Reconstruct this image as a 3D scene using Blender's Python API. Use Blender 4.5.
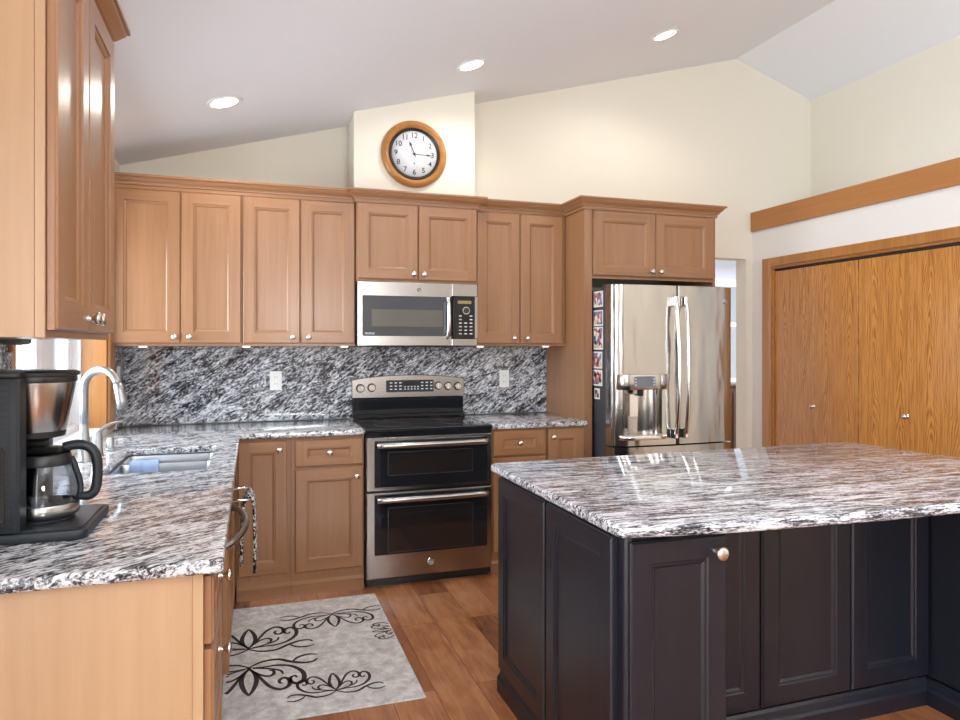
import bpy, bmesh, math, random
from mathutils import Vector, Matrix
random.seed(7)
PI = math.pi
for o in list(bpy.data.objects): bpy.data.objects.remove(o)
S = bpy.context.scene; C = S.collection

# ------------------------------------------------------------------ camera
cam = bpy.data.cameras.new('camera'); camo = bpy.data.objects.new('camera', cam); C.objects.link(camo)
camo.location = (0, 0, 1.3902); camo.rotation_euler = (PI/2, 0, -0.32203)
cam.sensor_width = 36; cam.lens = 686.76/960*36; cam.clip_start = .05
cam.shift_y = -(360-345.64)/960; cam.shift_x = -(480.9-480)/960
S.camera = camo
# ------------------------------------------------------------------ world, daylight, exposure
W = bpy.data.worlds.new('world'); S.world = W; W.use_nodes = True
bg = W.node_tree.nodes['Background']; bg.inputs[0].default_value = (.80, .90, 1, 1); bg.inputs[1].default_value = .6
S.view_settings.view_transform = 'Standard'; S.view_settings.look = 'None'
S.view_settings.exposure = 0.32; S.view_settings.gamma = 1; S.view_settings.use_curve_mapping = False
def area(name, loc, rot, sx, sy, power, col=(1, 1, 1), spread=PI):
    l = bpy.data.lights.new(name, 'AREA'); l.shape = 'RECTANGLE'; l.size = sx; l.size_y = sy
    l.energy = power; l.color = col; l.spread = spread
    o = bpy.data.objects.new(name, l); C.objects.link(o); o.location = loc; o.rotation_euler = rot
    return o
# daylight that falls through the patio doors behind the camera and the window over the sink
area('daylight_patio', (-.98, -.35, 1.2), (0, -PI/2, 0), 2.1, 2.3, 95, (.93, .97, 1))
# unseen fill added behind the camera, aimed up to brighten the sloped ceiling
area('added_ceiling_fill', (1.5, -1.0, 1.9), (PI, 0, 0), 2.6, 2.2, 150, (.90, .955, 1))
area('added_rear_fill', (1.0, -5.75, 1.95), (PI/2-.12, 0, 0), 1.4, .75, 150, (.95, .98, 1))  # frontal fill added at an unseen rear window to brighten the lower cabinets
area('daylight_sink_window', (-1.25, 3.39, 1.60), (0, -PI/2, 0), 1.1, 1.5, 62, (.80, .90, 1))
area('daylight_far_room', (5.3, 5.4, 2.35), (0, 0, 0), 1.4, 1.0, 110, (.95, .97, 1))


# ------------------------------------------------------------------ materials
def mat(name, col=(.8, .8, .8), rough=.5, metal=0, spec=.5, emit=None, coat=0):
    m = bpy.data.materials.new(name); m.use_nodes = True
    b = m.node_tree.nodes['Principled BSDF']
    b.inputs['Base Color'].default_value = (*col, 1); b.inputs['Roughness'].default_value = rough
    b.inputs['Metallic'].default_value = metal; b.inputs['Specular IOR Level'].default_value = spec
    if coat: b.inputs['Coat Weight'].default_value = coat; b.inputs['Coat Roughness'].default_value = .2
    if emit:
        b.inputs['Emission Color'].default_value = (*emit[0], 1); b.inputs['Emission Strength'].default_value = emit[1]
    return m
def N(m, t, **k):
    n = m.node_tree.nodes.new(t)
    for a, v in k.items():
        if a in ('operation', 'data_type', 'blend_type', 'wave_type', 'bands_direction', 'noise_dimensions', 'wave_profile', 'feature'): setattr(n, a, v)
        else: n.inputs[a].default_value = v
    return n
def Lk(m, a, b): m.node_tree.links.new(a, b)
def ramp(m, stops):
    r = m.node_tree.nodes.new('ShaderNodeValToRGB'); e = r.color_ramp.elements
    while len(e) < len(stops): e.new(.5)
    for el, (p, c) in zip(e, stops): el.position = p; el.color = (*c, 1) if len(c) == 3 else c
    return r
def posmap(m, scale, rot=(0, 0, 0), rand=True):
    g = m.node_tree.nodes.new('ShaderNodeNewGeometry'); mp = m.node_tree.nodes.new('ShaderNodeMapping')
    mp.vector_type = 'TEXTURE' if False else 'POINT'
    src = g.outputs['Position']
    r0 = N(m, 'ShaderNodeVectorRotate'); r0.rotation_type = 'EULER_XYZ'; r0.inputs['Rotation'].default_value = rot
    Lk(m, src, r0.inputs['Vector'])
    mp.inputs['Scale'].default_value = scale
    Lk(m, r0.outputs[0], mp.inputs['Vector'])
    if rand:
        oi = m.node_tree.nodes.new('ShaderNodeObjectInfo'); ml = N(m, 'ShaderNodeMath', operation='MULTIPLY'); ml.inputs[1].default_value = 40
        Lk(m, oi.outputs['Random'], ml.inputs[0]); ad = N(m, 'ShaderNodeVectorMath', operation='ADD')
        Lk(m, mp.outputs[0], ad.inputs[0]); Lk(m, ml.outputs[0], ad.inputs[1]); return ad.outputs[0]
    return mp.outputs[0]
def bsdf(m): return m.node_tree.nodes['Principled BSDF']
def bump(m, h, s, d=.002):
    b = N(m, 'ShaderNodeBump', Strength=s, Distance=d); Lk(m, h, b.inputs['Height']); Lk(m, b.outputs[0], bsdf(m).inputs['Normal'])
def wood(name, c0, c1, scale, rough=.35, bstr=.05, coat=.25, lo=.3, hi=.72):
    m = mat(name, c0, rough, coat=coat)
    v = posmap(m, scale)
    n = N(m, 'ShaderNodeTexNoise', Scale=1.0, Detail=6.0, Roughness=.62, Distortion=.4); Lk(m, v, n.inputs['Vector'])
    v2 = posmap(m, tuple(s*.22 for s in scale))
    n2 = N(m, 'ShaderNodeTexNoise', Scale=1.0, Detail=2.0, Roughness=.5, Distortion=.6); Lk(m, v2, n2.inputs['Vector'])
    mx = N(m, 'ShaderNodeMix', data_type='FLOAT', Factor=.45); Lk(m, n.outputs['Fac'], mx.inputs[2]); Lk(m, n2.outputs['Fac'], mx.inputs[3])
    r = ramp(m, [(lo, c1), (hi, c0)]); Lk(m, mx.outputs[0], r.inputs[0]); Lk(m, r.outputs[0], bsdf(m).inputs['Base Color'])
    if bstr: bump(m, n.outputs['Fac'], bstr)
    return m
MAPLE_A, MAPLE_B = (.375, .188, .088), (.265, .121, .051)
maple = wood('maple_upright_grain', MAPLE_A, MAPLE_B, (55, 55, 2.2), .36)
maple_h = wood('maple_level_grain', MAPLE_A, MAPLE_B, (2.2, 2.2, 55), .36)
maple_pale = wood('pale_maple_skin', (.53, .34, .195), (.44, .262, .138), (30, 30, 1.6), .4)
oak_trim = wood('honey_oak_level_grain', (.47, .195, .050), (.36, .14, .03), (3, 3, 70), .33)
oak_trim_v = wood('honey_oak_upright_grain', (.52, .235, .065), (.36, .14, .03), (70, 70, 3), .33)
espresso = wood('espresso_stain', (.010, .0115, .020), (.005, .006, .011), (50, 50, 2.5), .38, .03, .12)
dark_wood = wood('dark_walnut', (.06, .03, .018), (.03, .015, .01), (40, 40, 2), .4)
# cathedral-figured red oak for the closet leaves
oak_door = mat('oak_veneer', rough=.3, coat=.3)
def _oak(m):
    v = posmap(m, (1, 1, 1))
    sx = N(m, 'ShaderNodeSeparateXYZ'); g = m.node_tree.nodes.new('ShaderNodeNewGeometry'); Lk(m, g.outputs['Position'], sx.inputs[0])
    # distance from the middle of each veneer flitch, 0.2 m wide along the wall
    a = N(m, 'ShaderNodeMath', operation='MULTIPLY'); a.inputs[1].default_value = 1/.197; Lk(m, sx.outputs['Y'], a.inputs[0])
    fr = N(m, 'ShaderNodeMath', operation='FRACT'); Lk(m, a.outputs[0], fr.inputs[0])
    c_ = N(m, 'ShaderNodeMath', operation='SUBTRACT'); c_.inputs[1].default_value = .5; Lk(m, fr.outputs[0], c_.inputs[0])
    q = N(m, 'ShaderNodeMath', operation='ABSOLUTE'); Lk(m, c_.outputs[0], q.inputs[0])
    n1 = N(m, 'ShaderNodeTexNoise', Scale=2.2, Detail=3.0); vv = posmap(m, (1, 5, 1.0), rand=False); Lk(m, vv, n1.inputs['Vector'])
    p = N(m, 'ShaderNodeMath', operation='POWER'); p.inputs[1].default_value = 1.35; Lk(m, q.outputs[0], p.inputs[0])
    k = N(m, 'ShaderNodeMath', operation='MULTIPLY'); k.inputs[1].default_value = 26.; Lk(m, p.outputs[0], k.inputs[0])
    z = N(m, 'ShaderNodeMath', operation='MULTIPLY'); z.inputs[1].default_value = 7.5; Lk(m, sx.outputs['Z'], z.inputs[0])
    s = N(m, 'ShaderNodeMath', operation='ADD'); Lk(m, k.outputs[0], s.inputs[0]); Lk(m, z.outputs[0], s.inputs[1])
    nm = N(m, 'ShaderNodeMath', operation='MULTIPLY'); nm.inputs[1].default_value = 7.; Lk(m, n1.outputs['Fac'], nm.inputs[0])
    s2 = N(m, 'ShaderNodeMath', operation='ADD'); Lk(m, s.outputs[0], s2.inputs[0]); Lk(m, nm.outputs[0], s2.inputs[1])
    f = N(m, 'ShaderNodeMath', operation='PINGPONG'); f.inputs[1].default_value = .5; Lk(m, s2.outputs[0], f.inputs[0])
    n2 = N(m, 'ShaderNodeTexNoise', Scale=1.0, Detail=4.0, Roughness=.6); v2 = posmap(m, (90, 90, 4)); Lk(m, v2, n2.inputs['Vector'])
    mx = N(m, 'ShaderNodeMix', data_type='FLOAT', Factor=.55); Lk(m, f.outputs[0], mx.inputs[2]); Lk(m, n2.outputs['Fac'], mx.inputs[3])
    r = ramp(m, [(.25, (.33, .115, .022)), (.42, (.58, .255, .062)), (.60, (.70, .345, .100))]); Lk(m, mx.outputs[0], r.inputs[0])
    Lk(m, r.outputs[0], bsdf(m).inputs['Base Color'])
    bump(m, n2.outputs['Fac'], .05)
_oak(oak_door)
# floor boards running towards the stove wall
floor_m = mat('maple_floor_boards', rough=.28, coat=.2)
def _floor(m):
    g = m.node_tree.nodes.new('ShaderNodeNewGeometry'); mp = m.node_tree.nodes.new('ShaderNodeMapping')
    mp.inputs['Rotation'].default_value = (0, 0, PI/2); mp.inputs['Location'].default_value = (0.2, .902, 0); Lk(m, g.outputs['Position'], mp.inputs[0])
    b = m.node_tree.nodes.new('ShaderNodeTexBrick'); b.offset = .37; b.squash = 1
    for k_, v_ in (('Color1', (0, 0, 0, 1)), ('Color2', (1, 1, 1, 1)), ('Mortar', (.5, .5, .5, 1)), ('Scale', 1.), ('Mortar Size', .0014), ('Mortar Smooth', .1), ('Bias', 0.), ('Brick Width', 1.05), ('Row Height', .178)): b.inputs[k_].default_value = v_
    Lk(m, mp.outputs[0], b.inputs['Vector'])
    v = posmap(m, (38, 2.6, 1), rand=False)
    ad = N(m, 'ShaderNodeVectorMath', operation='ADD'); sc = N(m, 'ShaderNodeVectorMath', operation='SCALE'); sc.inputs['Scale'].default_value = 30
    Lk(m, b.outputs['Color'], sc.inputs[0]); Lk(m, v, ad.inputs[0]); Lk(m, sc.outputs[0], ad.inputs[1])
    n = N(m, 'ShaderNodeTexNoise', Scale=1.0, Detail=6.0, Roughness=.6, Distortion=1.2); Lk(m, ad.outputs[0], n.inputs['Vector'])
    v2 = posmap(m, (13, 5.5, 1), rand=False)
    ad2 = N(m, 'ShaderNodeVectorMath', operation='ADD'); Lk(m, v2, ad2.inputs[0]); Lk(m, sc.outputs[0], ad2.inputs[1])
    n2 = N(m, 'ShaderNodeTexNoise', Scale=1.0, Detail=3.0, Distortion=.8); Lk(m, ad2.outputs[0], n2.inputs['Vector'])
    mx = N(m, 'ShaderNodeMix', data_type='FLOAT', Factor=.5); Lk(m, n.outputs['Fac'], mx.inputs[2]); Lk(m, n2.outputs['Fac'], mx.inputs[3])
    mx2 = N(m, 'ShaderNodeMix', data_type='FLOAT', Factor=.24); Lk(m, mx.outputs[0], mx2.inputs[2]); Lk(m, b.outputs['Color'], mx2.inputs[3])
    r = ramp(m, [(.30, (.10, .030, .011)), (.43, (.285, .098, .035)), (.56, (.40, .160, .063)), (.70, (.54, .250, .110))]); Lk(m, mx2.outputs[0], r.inputs[0])
    mm = N(m, 'ShaderNodeMix', data_type='RGBA'); Lk(m, b.outputs['Fac'], mm.inputs[0]); Lk(m, r.outputs[0], mm.inputs[6]); mm.inputs[7].default_value = (.12, .045, .015, 1)
    Lk(m, mm.outputs[2], bsdf(m).inputs['Base Color'])
    bump(m, n2.outputs['Fac'], .06, .004)
_floor(floor_m)
def granite(name, rot, tint=(1, 1, 1), dark=0.0, sc=(11, 46, 46), warp=1.6):
    m = mat(name, rough=.07, spec=.6)
    v = posmap(m, sc, rot, rand=False)
    vw = posmap(m, tuple(q*.13 for q in sc), rot, rand=False)
    wn = N(m, 'ShaderNodeTexNoise', Scale=1.0, Detail=3.0); Lk(m, vw, wn.inputs['Vector'])
    w = N(m, 'ShaderNodeVectorMath', operation='SCALE'); w.inputs['Scale'].default_value = warp*2; Lk(m, wn.outputs['Color'], w.inputs[0])
    ad = N(m, 'ShaderNodeVectorMath', operation='ADD'); Lk(m, v, ad.inputs[0]); Lk(m, w.outputs[0], ad.inputs[1])
    n = N(m, 'ShaderNodeTexNoise', Scale=1.0, Detail=5.0, Roughness=.62, Distortion=.9); Lk(m, ad.outputs[0], n.inputs['Vector'])
    n2 = N(m, 'ShaderNodeTexNoise', Scale=.22, Detail=2.0, Roughness=.5, Distortion=.6); Lk(m, ad.outputs[0], n2.inputs['Vector'])
    vf = posmap(m, (90, 260, 260), rot, rand=False)
    n3 = N(m, 'ShaderNodeTexNoise', Scale=1.0, Detail=2.0, Roughness=.7); Lk(m, vf, n3.inputs['Vector'])
    a = N(m, 'ShaderNodeMix', data_type='FLOAT', Factor=.27); Lk(m, n.outputs['Fac'], a.inputs[2]); Lk(m, n2.outputs['Fac'], a.inputs[3])
    b = N(m, 'ShaderNodeMix', data_type='FLOAT', Factor=.25); Lk(m, a.outputs[0], b.inputs[2]); Lk(m, n3.outputs['Fac'], b.inputs[3])
    t = tint; d = dark
    r = ramp(m, [(.40+d, (.015, .015, .02)), (.445+d, (.13*t[0], .13*t[1], .14*t[2])), (.475+d, (.36*t[0], .36*t[1], .375*t[2])), (.52+d, (.68*t[0], .68*t[1], .70*t[2])), (.60+d, (.88, .88, .89))])
    Lk(m, b.outputs[0], r.inputs[0]); Lk(m, r.outputs[0], bsdf(m).inputs['Base Color'])
    return m
granite_counter = granite('granite_counter', (0, 0, -.62), dark=.018, sc=(24, 98, 98), warp=1.9)
granite_island = granite('granite_island', (0, 0, .06), (.97, .97, 1.0), .024, (13, 108, 108), 1.0)
granite_splash = granite('granite_backsplash', (0, .55, 0), (.97, 1, 1.03), .040, (30, 92, 92), 2.6)
steel = mat('stainless_steel', (.43, .415, .40), .22, 1)
def _steel(m, sc, st, rg):
    v = posmap(m, sc, rand=False); n = N(m, 'ShaderNodeTexNoise', Scale=1.0, Detail=2.0); Lk(m, v, n.inputs['Vector']); bump(m, n.outputs['Fac'], st, rg)
_steel(steel, (1.2, 1.2, 160), .05, .001)
fridge_steel = mat('fridge_stainless', (.47, .44, .41), .17, 1); _steel(fridge_steel, (6, 6, 1.8), .7, .02)
sink_steel = mat('sink_satin_steel', (.55, .58, .62), .3, 1)
nickel = mat('satin_nickel', (.72, .70, .67), .22, 1)
chrome = mat('bright_handle_metal', (.78, .77, .76), .12, 1)
faucet_m = mat('brushed_faucet_steel', (.46, .48, .50), .38, 1)
black_glass = mat('black_glass', (.012, .013, .016), .05, spec=.6)
oven_glass = mat('oven_window_glass', (.02, .016, .016), .04, spec=.7)
micro_glass = mat('microwave_door_glass', (.055, .062, .07), .08, spec=.7)
micro_window = mat('microwave_window_mesh', (.12, .115, .10), .12, spec=.6)
black_plastic = mat('black_plastic', (.02, .021, .023), .38)
grey_plastic = mat('charcoal_plastic', (.013, .018, .024), .45)
display_m = mat('display_grey', (.16, .17, .2), .25)
button_m = mat('button_print', (.62, .63, .65), .5)
body_grey = mat('fridge_side_grey', (.045, .05, .058), .4)
wall_m = mat('cream_paint', (.80, .755, .655), .8)
white_wall = mat('white_paint', (.80, .785, .755), .8)
def _wall(m):
    v = posmap(m, (160, 160, 160), rand=False); n = N(m, 'ShaderNodeTexNoise', Scale=1.0, Detail=2.0); Lk(m, v, n.inputs['Vector']); bump(m, n.outputs['Fac'], .08, .001)
_wall(wall_m); _wall(white_wall)
ceil_m = mat('ceiling_paint', (.83, .85, .89), .85); _wall(ceil_m)
grey_wall = mat('far_room_paint', (.62, .66, .70), .8)
white_m = mat('white_plastic', (.82, .82, .80), .35)
win_white = mat('white_vinyl', (.85, .87, .9), .35)
dark_slot = mat('dark_slot', (.03, .03, .03), .6)
lens_m = mat('lit_lens', (1, 1, 1), .5, emit=((1, .97, .92), 14))
puck_m = mat('lit_puck', (1, 1, 1), .5, emit=((1, .97, .92), 1.2))
dial_m = mat('clock_dial', (.70, .71, .75), .75, spec=.2)
clock_oak = wood('clock_oak', (.50, .22, .055), (.33, .13, .03), (30, 30, 30), .28, 0)
glass_m = mat('clear_glass', (1, 1, 1), .0)
def _glass(m, tint=(1, 1, 1), refl=.10):
    nt = m.node_tree; nt.nodes.remove(bsdf(m)); out = nt.nodes['Material Output']
    t = N(m, 'ShaderNodeBsdfTransparent'); t.inputs[0].default_value = (*tint, 1); g = N(m, 'ShaderNodeBsdfGlossy'); g.inputs['Roughness'].default_value = .02
    fr = N(m, 'ShaderNodeLayerWeight'); fr.inputs['Blend'].default_value = .25
    mx = N(m, 'ShaderNodeMixShader'); ad = N(m, 'ShaderNodeMath', operation='MULTIPLY_ADD'); ad.inputs[1].default_value = .35; ad.inputs[2].default_value = refl*.5
    Lk(m, fr.outputs['Fresnel'], ad.inputs[0]); Lk(m, ad.outputs[0], mx.inputs[0]); Lk(m, t.outputs[0], mx.inputs[1]); Lk(m, g.outputs[0], mx.inputs[2]); Lk(m, mx.outputs[0], out.inputs[0])
_glass(glass_m)
carafe_glass = mat('carafe_glass'); _glass(carafe_glass, (.80, .82, .84), .1)
rug_m = mat('rug_pile', rough=.95, spec=.1)
def _rug(m):
    v = posmap(m, (16, 16, 16), rand=False); n = N(m, 'ShaderNodeTexNoise', Scale=1.0, Detail=8.0, Roughness=.75, Distortion=.3); Lk(m, v, n.inputs['Vector'])
    r = ramp(m, [(.34, (.44, .42, .405)), (.48, (.60, .58, .565)), (.62, (.78, .765, .75))]); Lk(m, n.outputs['Fac'], r.inputs[0]); Lk(m, r.outputs[0], bsdf(m).inputs['Base Color'])
    v2 = posmap(m, (420, 420, 420), rand=False); n2 = N(m, 'ShaderNodeTexNoise', Scale=1.0); Lk(m, v2, n2.inputs['Vector']); bump(m, n2.outputs['Fac'], .4, .002)
_rug(rug_m)
rug_dark = mat('rug_scroll_yarn', (.055, .047, .047), .95, spec=.1)
blue_cloth = mat('blue_cloth', (.30, .40, .58), .9, spec=.1)
def _terry(m):
    v = posmap(m, (260, 260, 260), rand=False); n = N(m, 'ShaderNodeTexNoise', Scale=1.0); Lk(m, v, n.inputs['Vector']); bump(m, n.outputs['Fac'], .5, .002)
_terry(blue_cloth)
damask = mat('damask_cloth', rough=.9, spec=.1)
def _dam(m):
    v = posmap(m, (60, 60, 45), rand=False); n = N(m, 'ShaderNodeTexNoise', Scale=1.0, Detail=1.0, Distortion=2.0); Lk(m, v, n.inputs['Vector'])
    r = ramp(m, [(.50, (.012, .012, .014)), (.53, (.72, .71, .70))]); Lk(m, n.outputs['Fac'], r.inputs[0]); Lk(m, r.outputs[0], bsdf(m).inputs['Base Color'])
_dam(damask)
def photo_mat(name, seed):
    m = mat(name, rough=.3); g = m.node_tree.nodes.new('ShaderNodeNewGeometry'); mp = m.node_tree.nodes.new('ShaderNodeMapping')
    mp.inputs['Location'].default_value = (seed*3.1, seed*1.7, seed*2.3); mp.inputs['Scale'].default_value = (40, 40, 40); Lk(m, g.outputs['Position'], mp.inputs[0])
    vo = N(m, 'ShaderNodeTexVoronoi', Scale=1.0); Lk(m, mp.outputs[0], vo.inputs['Vector'])
    r = ramp(m, [(.0, (.02, .02, .03)), (.25, (.45, .10, .10)), (.45, (.70, .50, .38)), (.62, (.20, .22, .40)), (.8, (.8, .75, .65)), (1, (.5, .1, .2))]); r.color_ramp.interpolation = 'CONSTANT'
    sp = N(m, 'ShaderNodeSeparateColor'); Lk(m, vo.outputs['Color'], sp.inputs[0]); Lk(m, sp.outputs[0], r.inputs[0]); Lk(m, r.outputs[0], bsdf(m).inputs['Base Color'])
    return m
lawn_m = mat('lawn', (.16, .24, .10), .95)
tassel_m = mat('tassel_wood', (.28, .11, .045), .4)

# ------------------------------------------------------------------ mesh builder
class B:
    def __init__(s): s.bm = bmesh.new()
    def face(s, pts, mi=0):
        vs = [s.bm.verts.new(p) for p in pts]
        try: f = s.bm.faces.new(vs); f.material_index = mi; return f
        except ValueError: return None
    def box(s, x0, x1, y0, y1, z0, z1, bev=0, mi=0, seg=1):
        b = bmesh.new(); bmesh.ops.create_cube(b, size=1)
        for v in b.verts: v.co = Vector((x0+(v.co.x+.5)*(x1-x0), y0+(v.co.y+.5)*(y1-y0), z0+(v.co.z+.5)*(z1-z0)))
        if bev: bmesh.ops.bevel(b, geom=b.edges[:], offset=bev, segments=seg, profile=.5, affect='EDGES')
        s.merge(b, mi); return s
    def merge(s, b, mi=0, M=None):
        if M: bmesh.ops.transform(b, matrix=M, verts=b.verts)
        mp = {}
        for v in b.verts: mp[v] = s.bm.verts.new(v.co)
        for f in b.faces:
            try: g = s.bm.faces.new([mp[v] for v in f.verts]); g.material_index = mi if mi is not None else f.material_index; g.smooth = f.smooth
            except ValueError: pass
        b.free()
    def lathe(s, prof, c=(0, 0, 0), axis='Z', seg=24, mi=0, smooth=True):
        # prof: list of (radius, along); axis Z, X, -X, -Y
        def tr(r, a, t):
            x, y = r*math.cos(t), r*math.sin(t)
            p = {'Z': (x, y, a), 'X': (a, x, y), '-X': (-a, x, y), '-Y': (x, -a, y), 'Y': (x, a, y)}[axis]
            return (p[0]+c[0], p[1]+c[1], p[2]+c[2])
        rings = []
        for r, a in prof:
            if r < 1e-6: rings.append([s.bm.verts.new(tr(0, a, 0))])
            else: rings.append([s.bm.verts.new(tr(r, a, 2*PI*i/seg)) for i in range(seg)])
        for A, Bq in zip(rings, rings[1:]):
            for i in range(seg):
                j = (i+1) % seg
                vs = [A[i % len(A)], A[j % len(A)], Bq[j % len(Bq)], Bq[i % len(Bq)]]
                u = []
                for v in vs:
                    if v not in u: u.append(v)
                if len(u) > 2:
                    try: f = s.bm.faces.new(u); f.smooth = smooth; f.material_index = mi
                    except ValueError: pass
        return s
    def tube(s, pts, r, seg=12, mi=0, caps=True, flat=None):
        pts = [Vector(p) for p in pts]; n = len(pts); rs = r if isinstance(r, (list, tuple)) else [r]*n
        prev = None; rings = []
        for i, p in enumerate(pts):
            d = (pts[min(i+1, n-1)]-pts[max(i-1, 0)]).normalized()
            if prev is None:
                a = Vector((0, 0, 1)) if abs(d.z) < .9 else Vector((1, 0, 0)); u = d.cross(a).normalized()
            else: u = (prev-d*prev.dot(d)).normalized()
            prev = u; w = d.cross(u); k = flat if flat else 1
            rings.append([s.bm.verts.new(p+(u*math.cos(2*PI*j/seg)+w*math.sin(2*PI*j/seg)*k)*rs[i]) for j in range(seg)])
        for A, Bq in zip(rings, rings[1:]):
            for j in range(seg):
                f = s.bm.faces.new([A[j], A[(j+1) % seg], Bq[(j+1) % seg], Bq[j]]); f.smooth = True; f.material_index = mi
        if caps:
            for R in (rings[0][::-1], rings[-1]):
                f = s.bm.faces.new(R); f.material_index = mi
        return s
    def prism(s, outline, z0, z1, bev=0, seg=2, mi=0, axis='Z', bevtop=True):
        b = bmesh.new()
        P = {'Z': lambda x, y, z: (x, y, z), 'Y': lambda x, y, z: (x, z, y), 'X': lambda x, y, z: (z, x, y)}[axis]
        lo = [b.verts.new(P(x, y, z0)) for x, y in outline]; hi = [b.verts.new(P(x, y, z1)) for x, y in outline]
        b.faces.new(lo[::-1]); b.faces.new(hi); n = len(lo)
        for i in range(n): b.faces.new([lo[i], lo[(i+1) % n], hi[(i+1) % n], hi[i]])
        bmesh.ops.recalc_face_normals(b, faces=b.faces)
        if bev:
            b.edges.ensure_lookup_table(); hs = set(hi); ls = set(lo)
            ed = [e for e in b.edges if (e.verts[0] in hs and e.verts[1] in hs) or (e.verts[0] in ls and e.verts[1] in ls)]
            bmesh.ops.bevel(b, geom=ed, offset=bev, segments=seg, profile=.5, affect='EDGES')
        s.merge(b, mi); return s
    def grid_slab(s, xs, ys, keep, z0, z1, bev=0, seg=3):
        b = bmesh.new(); V = {}
        def gv(i, j):
            if (i, j) not in V: V[i, j] = b.verts.new((xs[i], ys[j], z1))
            return V[i, j]
        fs = []
        for i in range(len(xs)-1):
            for j in range(len(ys)-1):
                if keep((xs[i]+xs[i+1])/2, (ys[j]+ys[j+1])/2): fs.append(b.faces.new([gv(i, j), gv(i+1, j), gv(i+1, j+1), gv(i, j+1)]))
        r = bmesh.ops.extrude_face_region(b, geom=fs)
        bmesh.ops.translate(b, vec=(0, 0, z0-z1), verts=[v for v in r['geom'] if isinstance(v, bmesh.types.BMVert)])
        bmesh.ops.recalc_face_normals(b, faces=b.faces)
        if bev:
            ed = []
            for e in b.edges:
                if len(e.link_faces) == 2:
                    n0, n1 = e.link_faces[0].normal, e.link_faces[1].normal
                    if abs(n0.dot(n1)) < .3 and (abs(n0.z) > .9 or abs(n1.z) > .9): ed.append(e)
            bmesh.ops.bevel(b, geom=ed, offset=bev, segments=seg, profile=.5, affect='EDGES')
        s.merge(b, 0); return s
    def sweep(s, path, prof, mi=0):
        # path: list of (x, y) with the outward side on the right; prof: list of (out, z); ends capped
        n = len(path); nor = []
        for i in range(n-1):
            d = Vector((path[i+1][0]-path[i][0], path[i+1][1]-path[i][1])).normalized(); nor.append(Vector((d.y, -d.x)))
        rings = []
        for i in range(n):
            if i == 0: m = nor[0]
            elif i == n-1: m = nor[-1]
            else:
                m = nor[i-1]+nor[i]; m = m/(m.dot(nor[i]))
            rings.append([s.bm.verts.new((path[i][0]+m.x*o, path[i][1]+m.y*o, z)) for o, z in prof])
        k = len(prof)
        for A, Bq in zip(rings, rings[1:]):
            for j in range(k):
                f = s.bm.faces.new([A[j], A[(j+1) % k], Bq[(j+1) % k], Bq[j]]); f.material_index = mi
        s.bm.faces.new(rings[0][::-1]).material_index = mi; s.bm.faces.new(rings[-1]).material_index = mi
        return s
WL = {}
def build(name, b, mats, parent=None, local=False, smooth=None, loc=None, rotz=0, recalc=True):
    bm = b.bm; bmesh.ops.remove_doubles(bm, verts=bm.verts, dist=1e-6)
    if recalc: bmesh.ops.recalc_face_normals(bm, faces=bm.faces)
    if smooth:
        for f in bm.faces: f.smooth = True
        for e in bm.edges:
            if len(e.link_faces) == 2 and e.calc_face_angle(0) > smooth: e.smooth = False
    base = Vector(WL[parent.name]) if parent and parent.name in WL else Vector((0, 0, 0))
    if local: off = Vector((0, 0, 0))
    elif parent: off = base
    else:
        xs = [v.co for v in bm.verts]
        off = Vector(((min(v.x for v in xs)+max(v.x for v in xs))/2, (min(v.y for v in xs)+max(v.y for v in xs))/2, min(v.z for v in xs)))
    bmesh.ops.translate(bm, vec=-off, verts=bm.verts)
    me = bpy.data.meshes.new(name); bm.to_mesh(me); bm.free()
    for m in (mats if isinstance(mats, (list, tuple)) else [mats]): me.materials.append(m)
    o = bpy.data.objects.new(name, me); C.objects.link(o)
    if parent: o.parent = parent
    if local:
        o.location = Vector(loc)-base if loc is not None else (0, 0, 0); o.rotation_euler = (0, 0, rotz)
    elif parent: WL[o.name] = tuple(base)
    else: o.location = off; WL[o.name] = tuple(off)
    return o
def tag(o, label, cat, group=None):
    o['label'] = label; o['category'] = cat
    if group: o['group'] = group
    return o
def thing(name, label, cat, loc, group=None):
    o = bpy.data.objects.new(name, None); C.objects.link(o); o.location = loc; o.empty_display_size = .1; WL[o.name] = tuple(loc)
    return tag(o, label, cat, group)
def struct(name, b, m, parent=None, **k):
    o = build(name, b, m, parent, **k)
    if not parent: o['kind'] = 'structure'
    return o
def arc(cx, cy, r, a0, a1, n): return [(cx+r*math.cos(a0+(a1-a0)*i/n), cy+r*math.sin(a0+(a1-a0)*i/n)) for i in range(n+1)]
def rrect(x0, x1, y0, y1, r, n=6):
    return arc(x1-r, y1-r, r, 0, PI/2, n)+arc(x0+r, y1-r, r, PI/2, PI, n)+arc(x0+r, y0+r, r, PI, 1.5*PI, n)+arc(x1-r, y0+r, r, 1.5*PI, 2*PI, n)
def catmull(P, k=10):
    P = [Vector(p) for p in P]; Q = [P[0]*2-P[1]]+P+[P[-1]*2-P[-2]]; out = []
    for i in range(1, len(Q)-2):
        for j in range(k):
            t = j/k; a, b, c, d = Q[i-1:i+3]
            out.append(.5*((2*b)+(c-a)*t+(2*a-5*b+4*c-d)*t*t+(3*b-a-3*c+d)*t**3))
    out.append(P[-1]); return out
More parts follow.
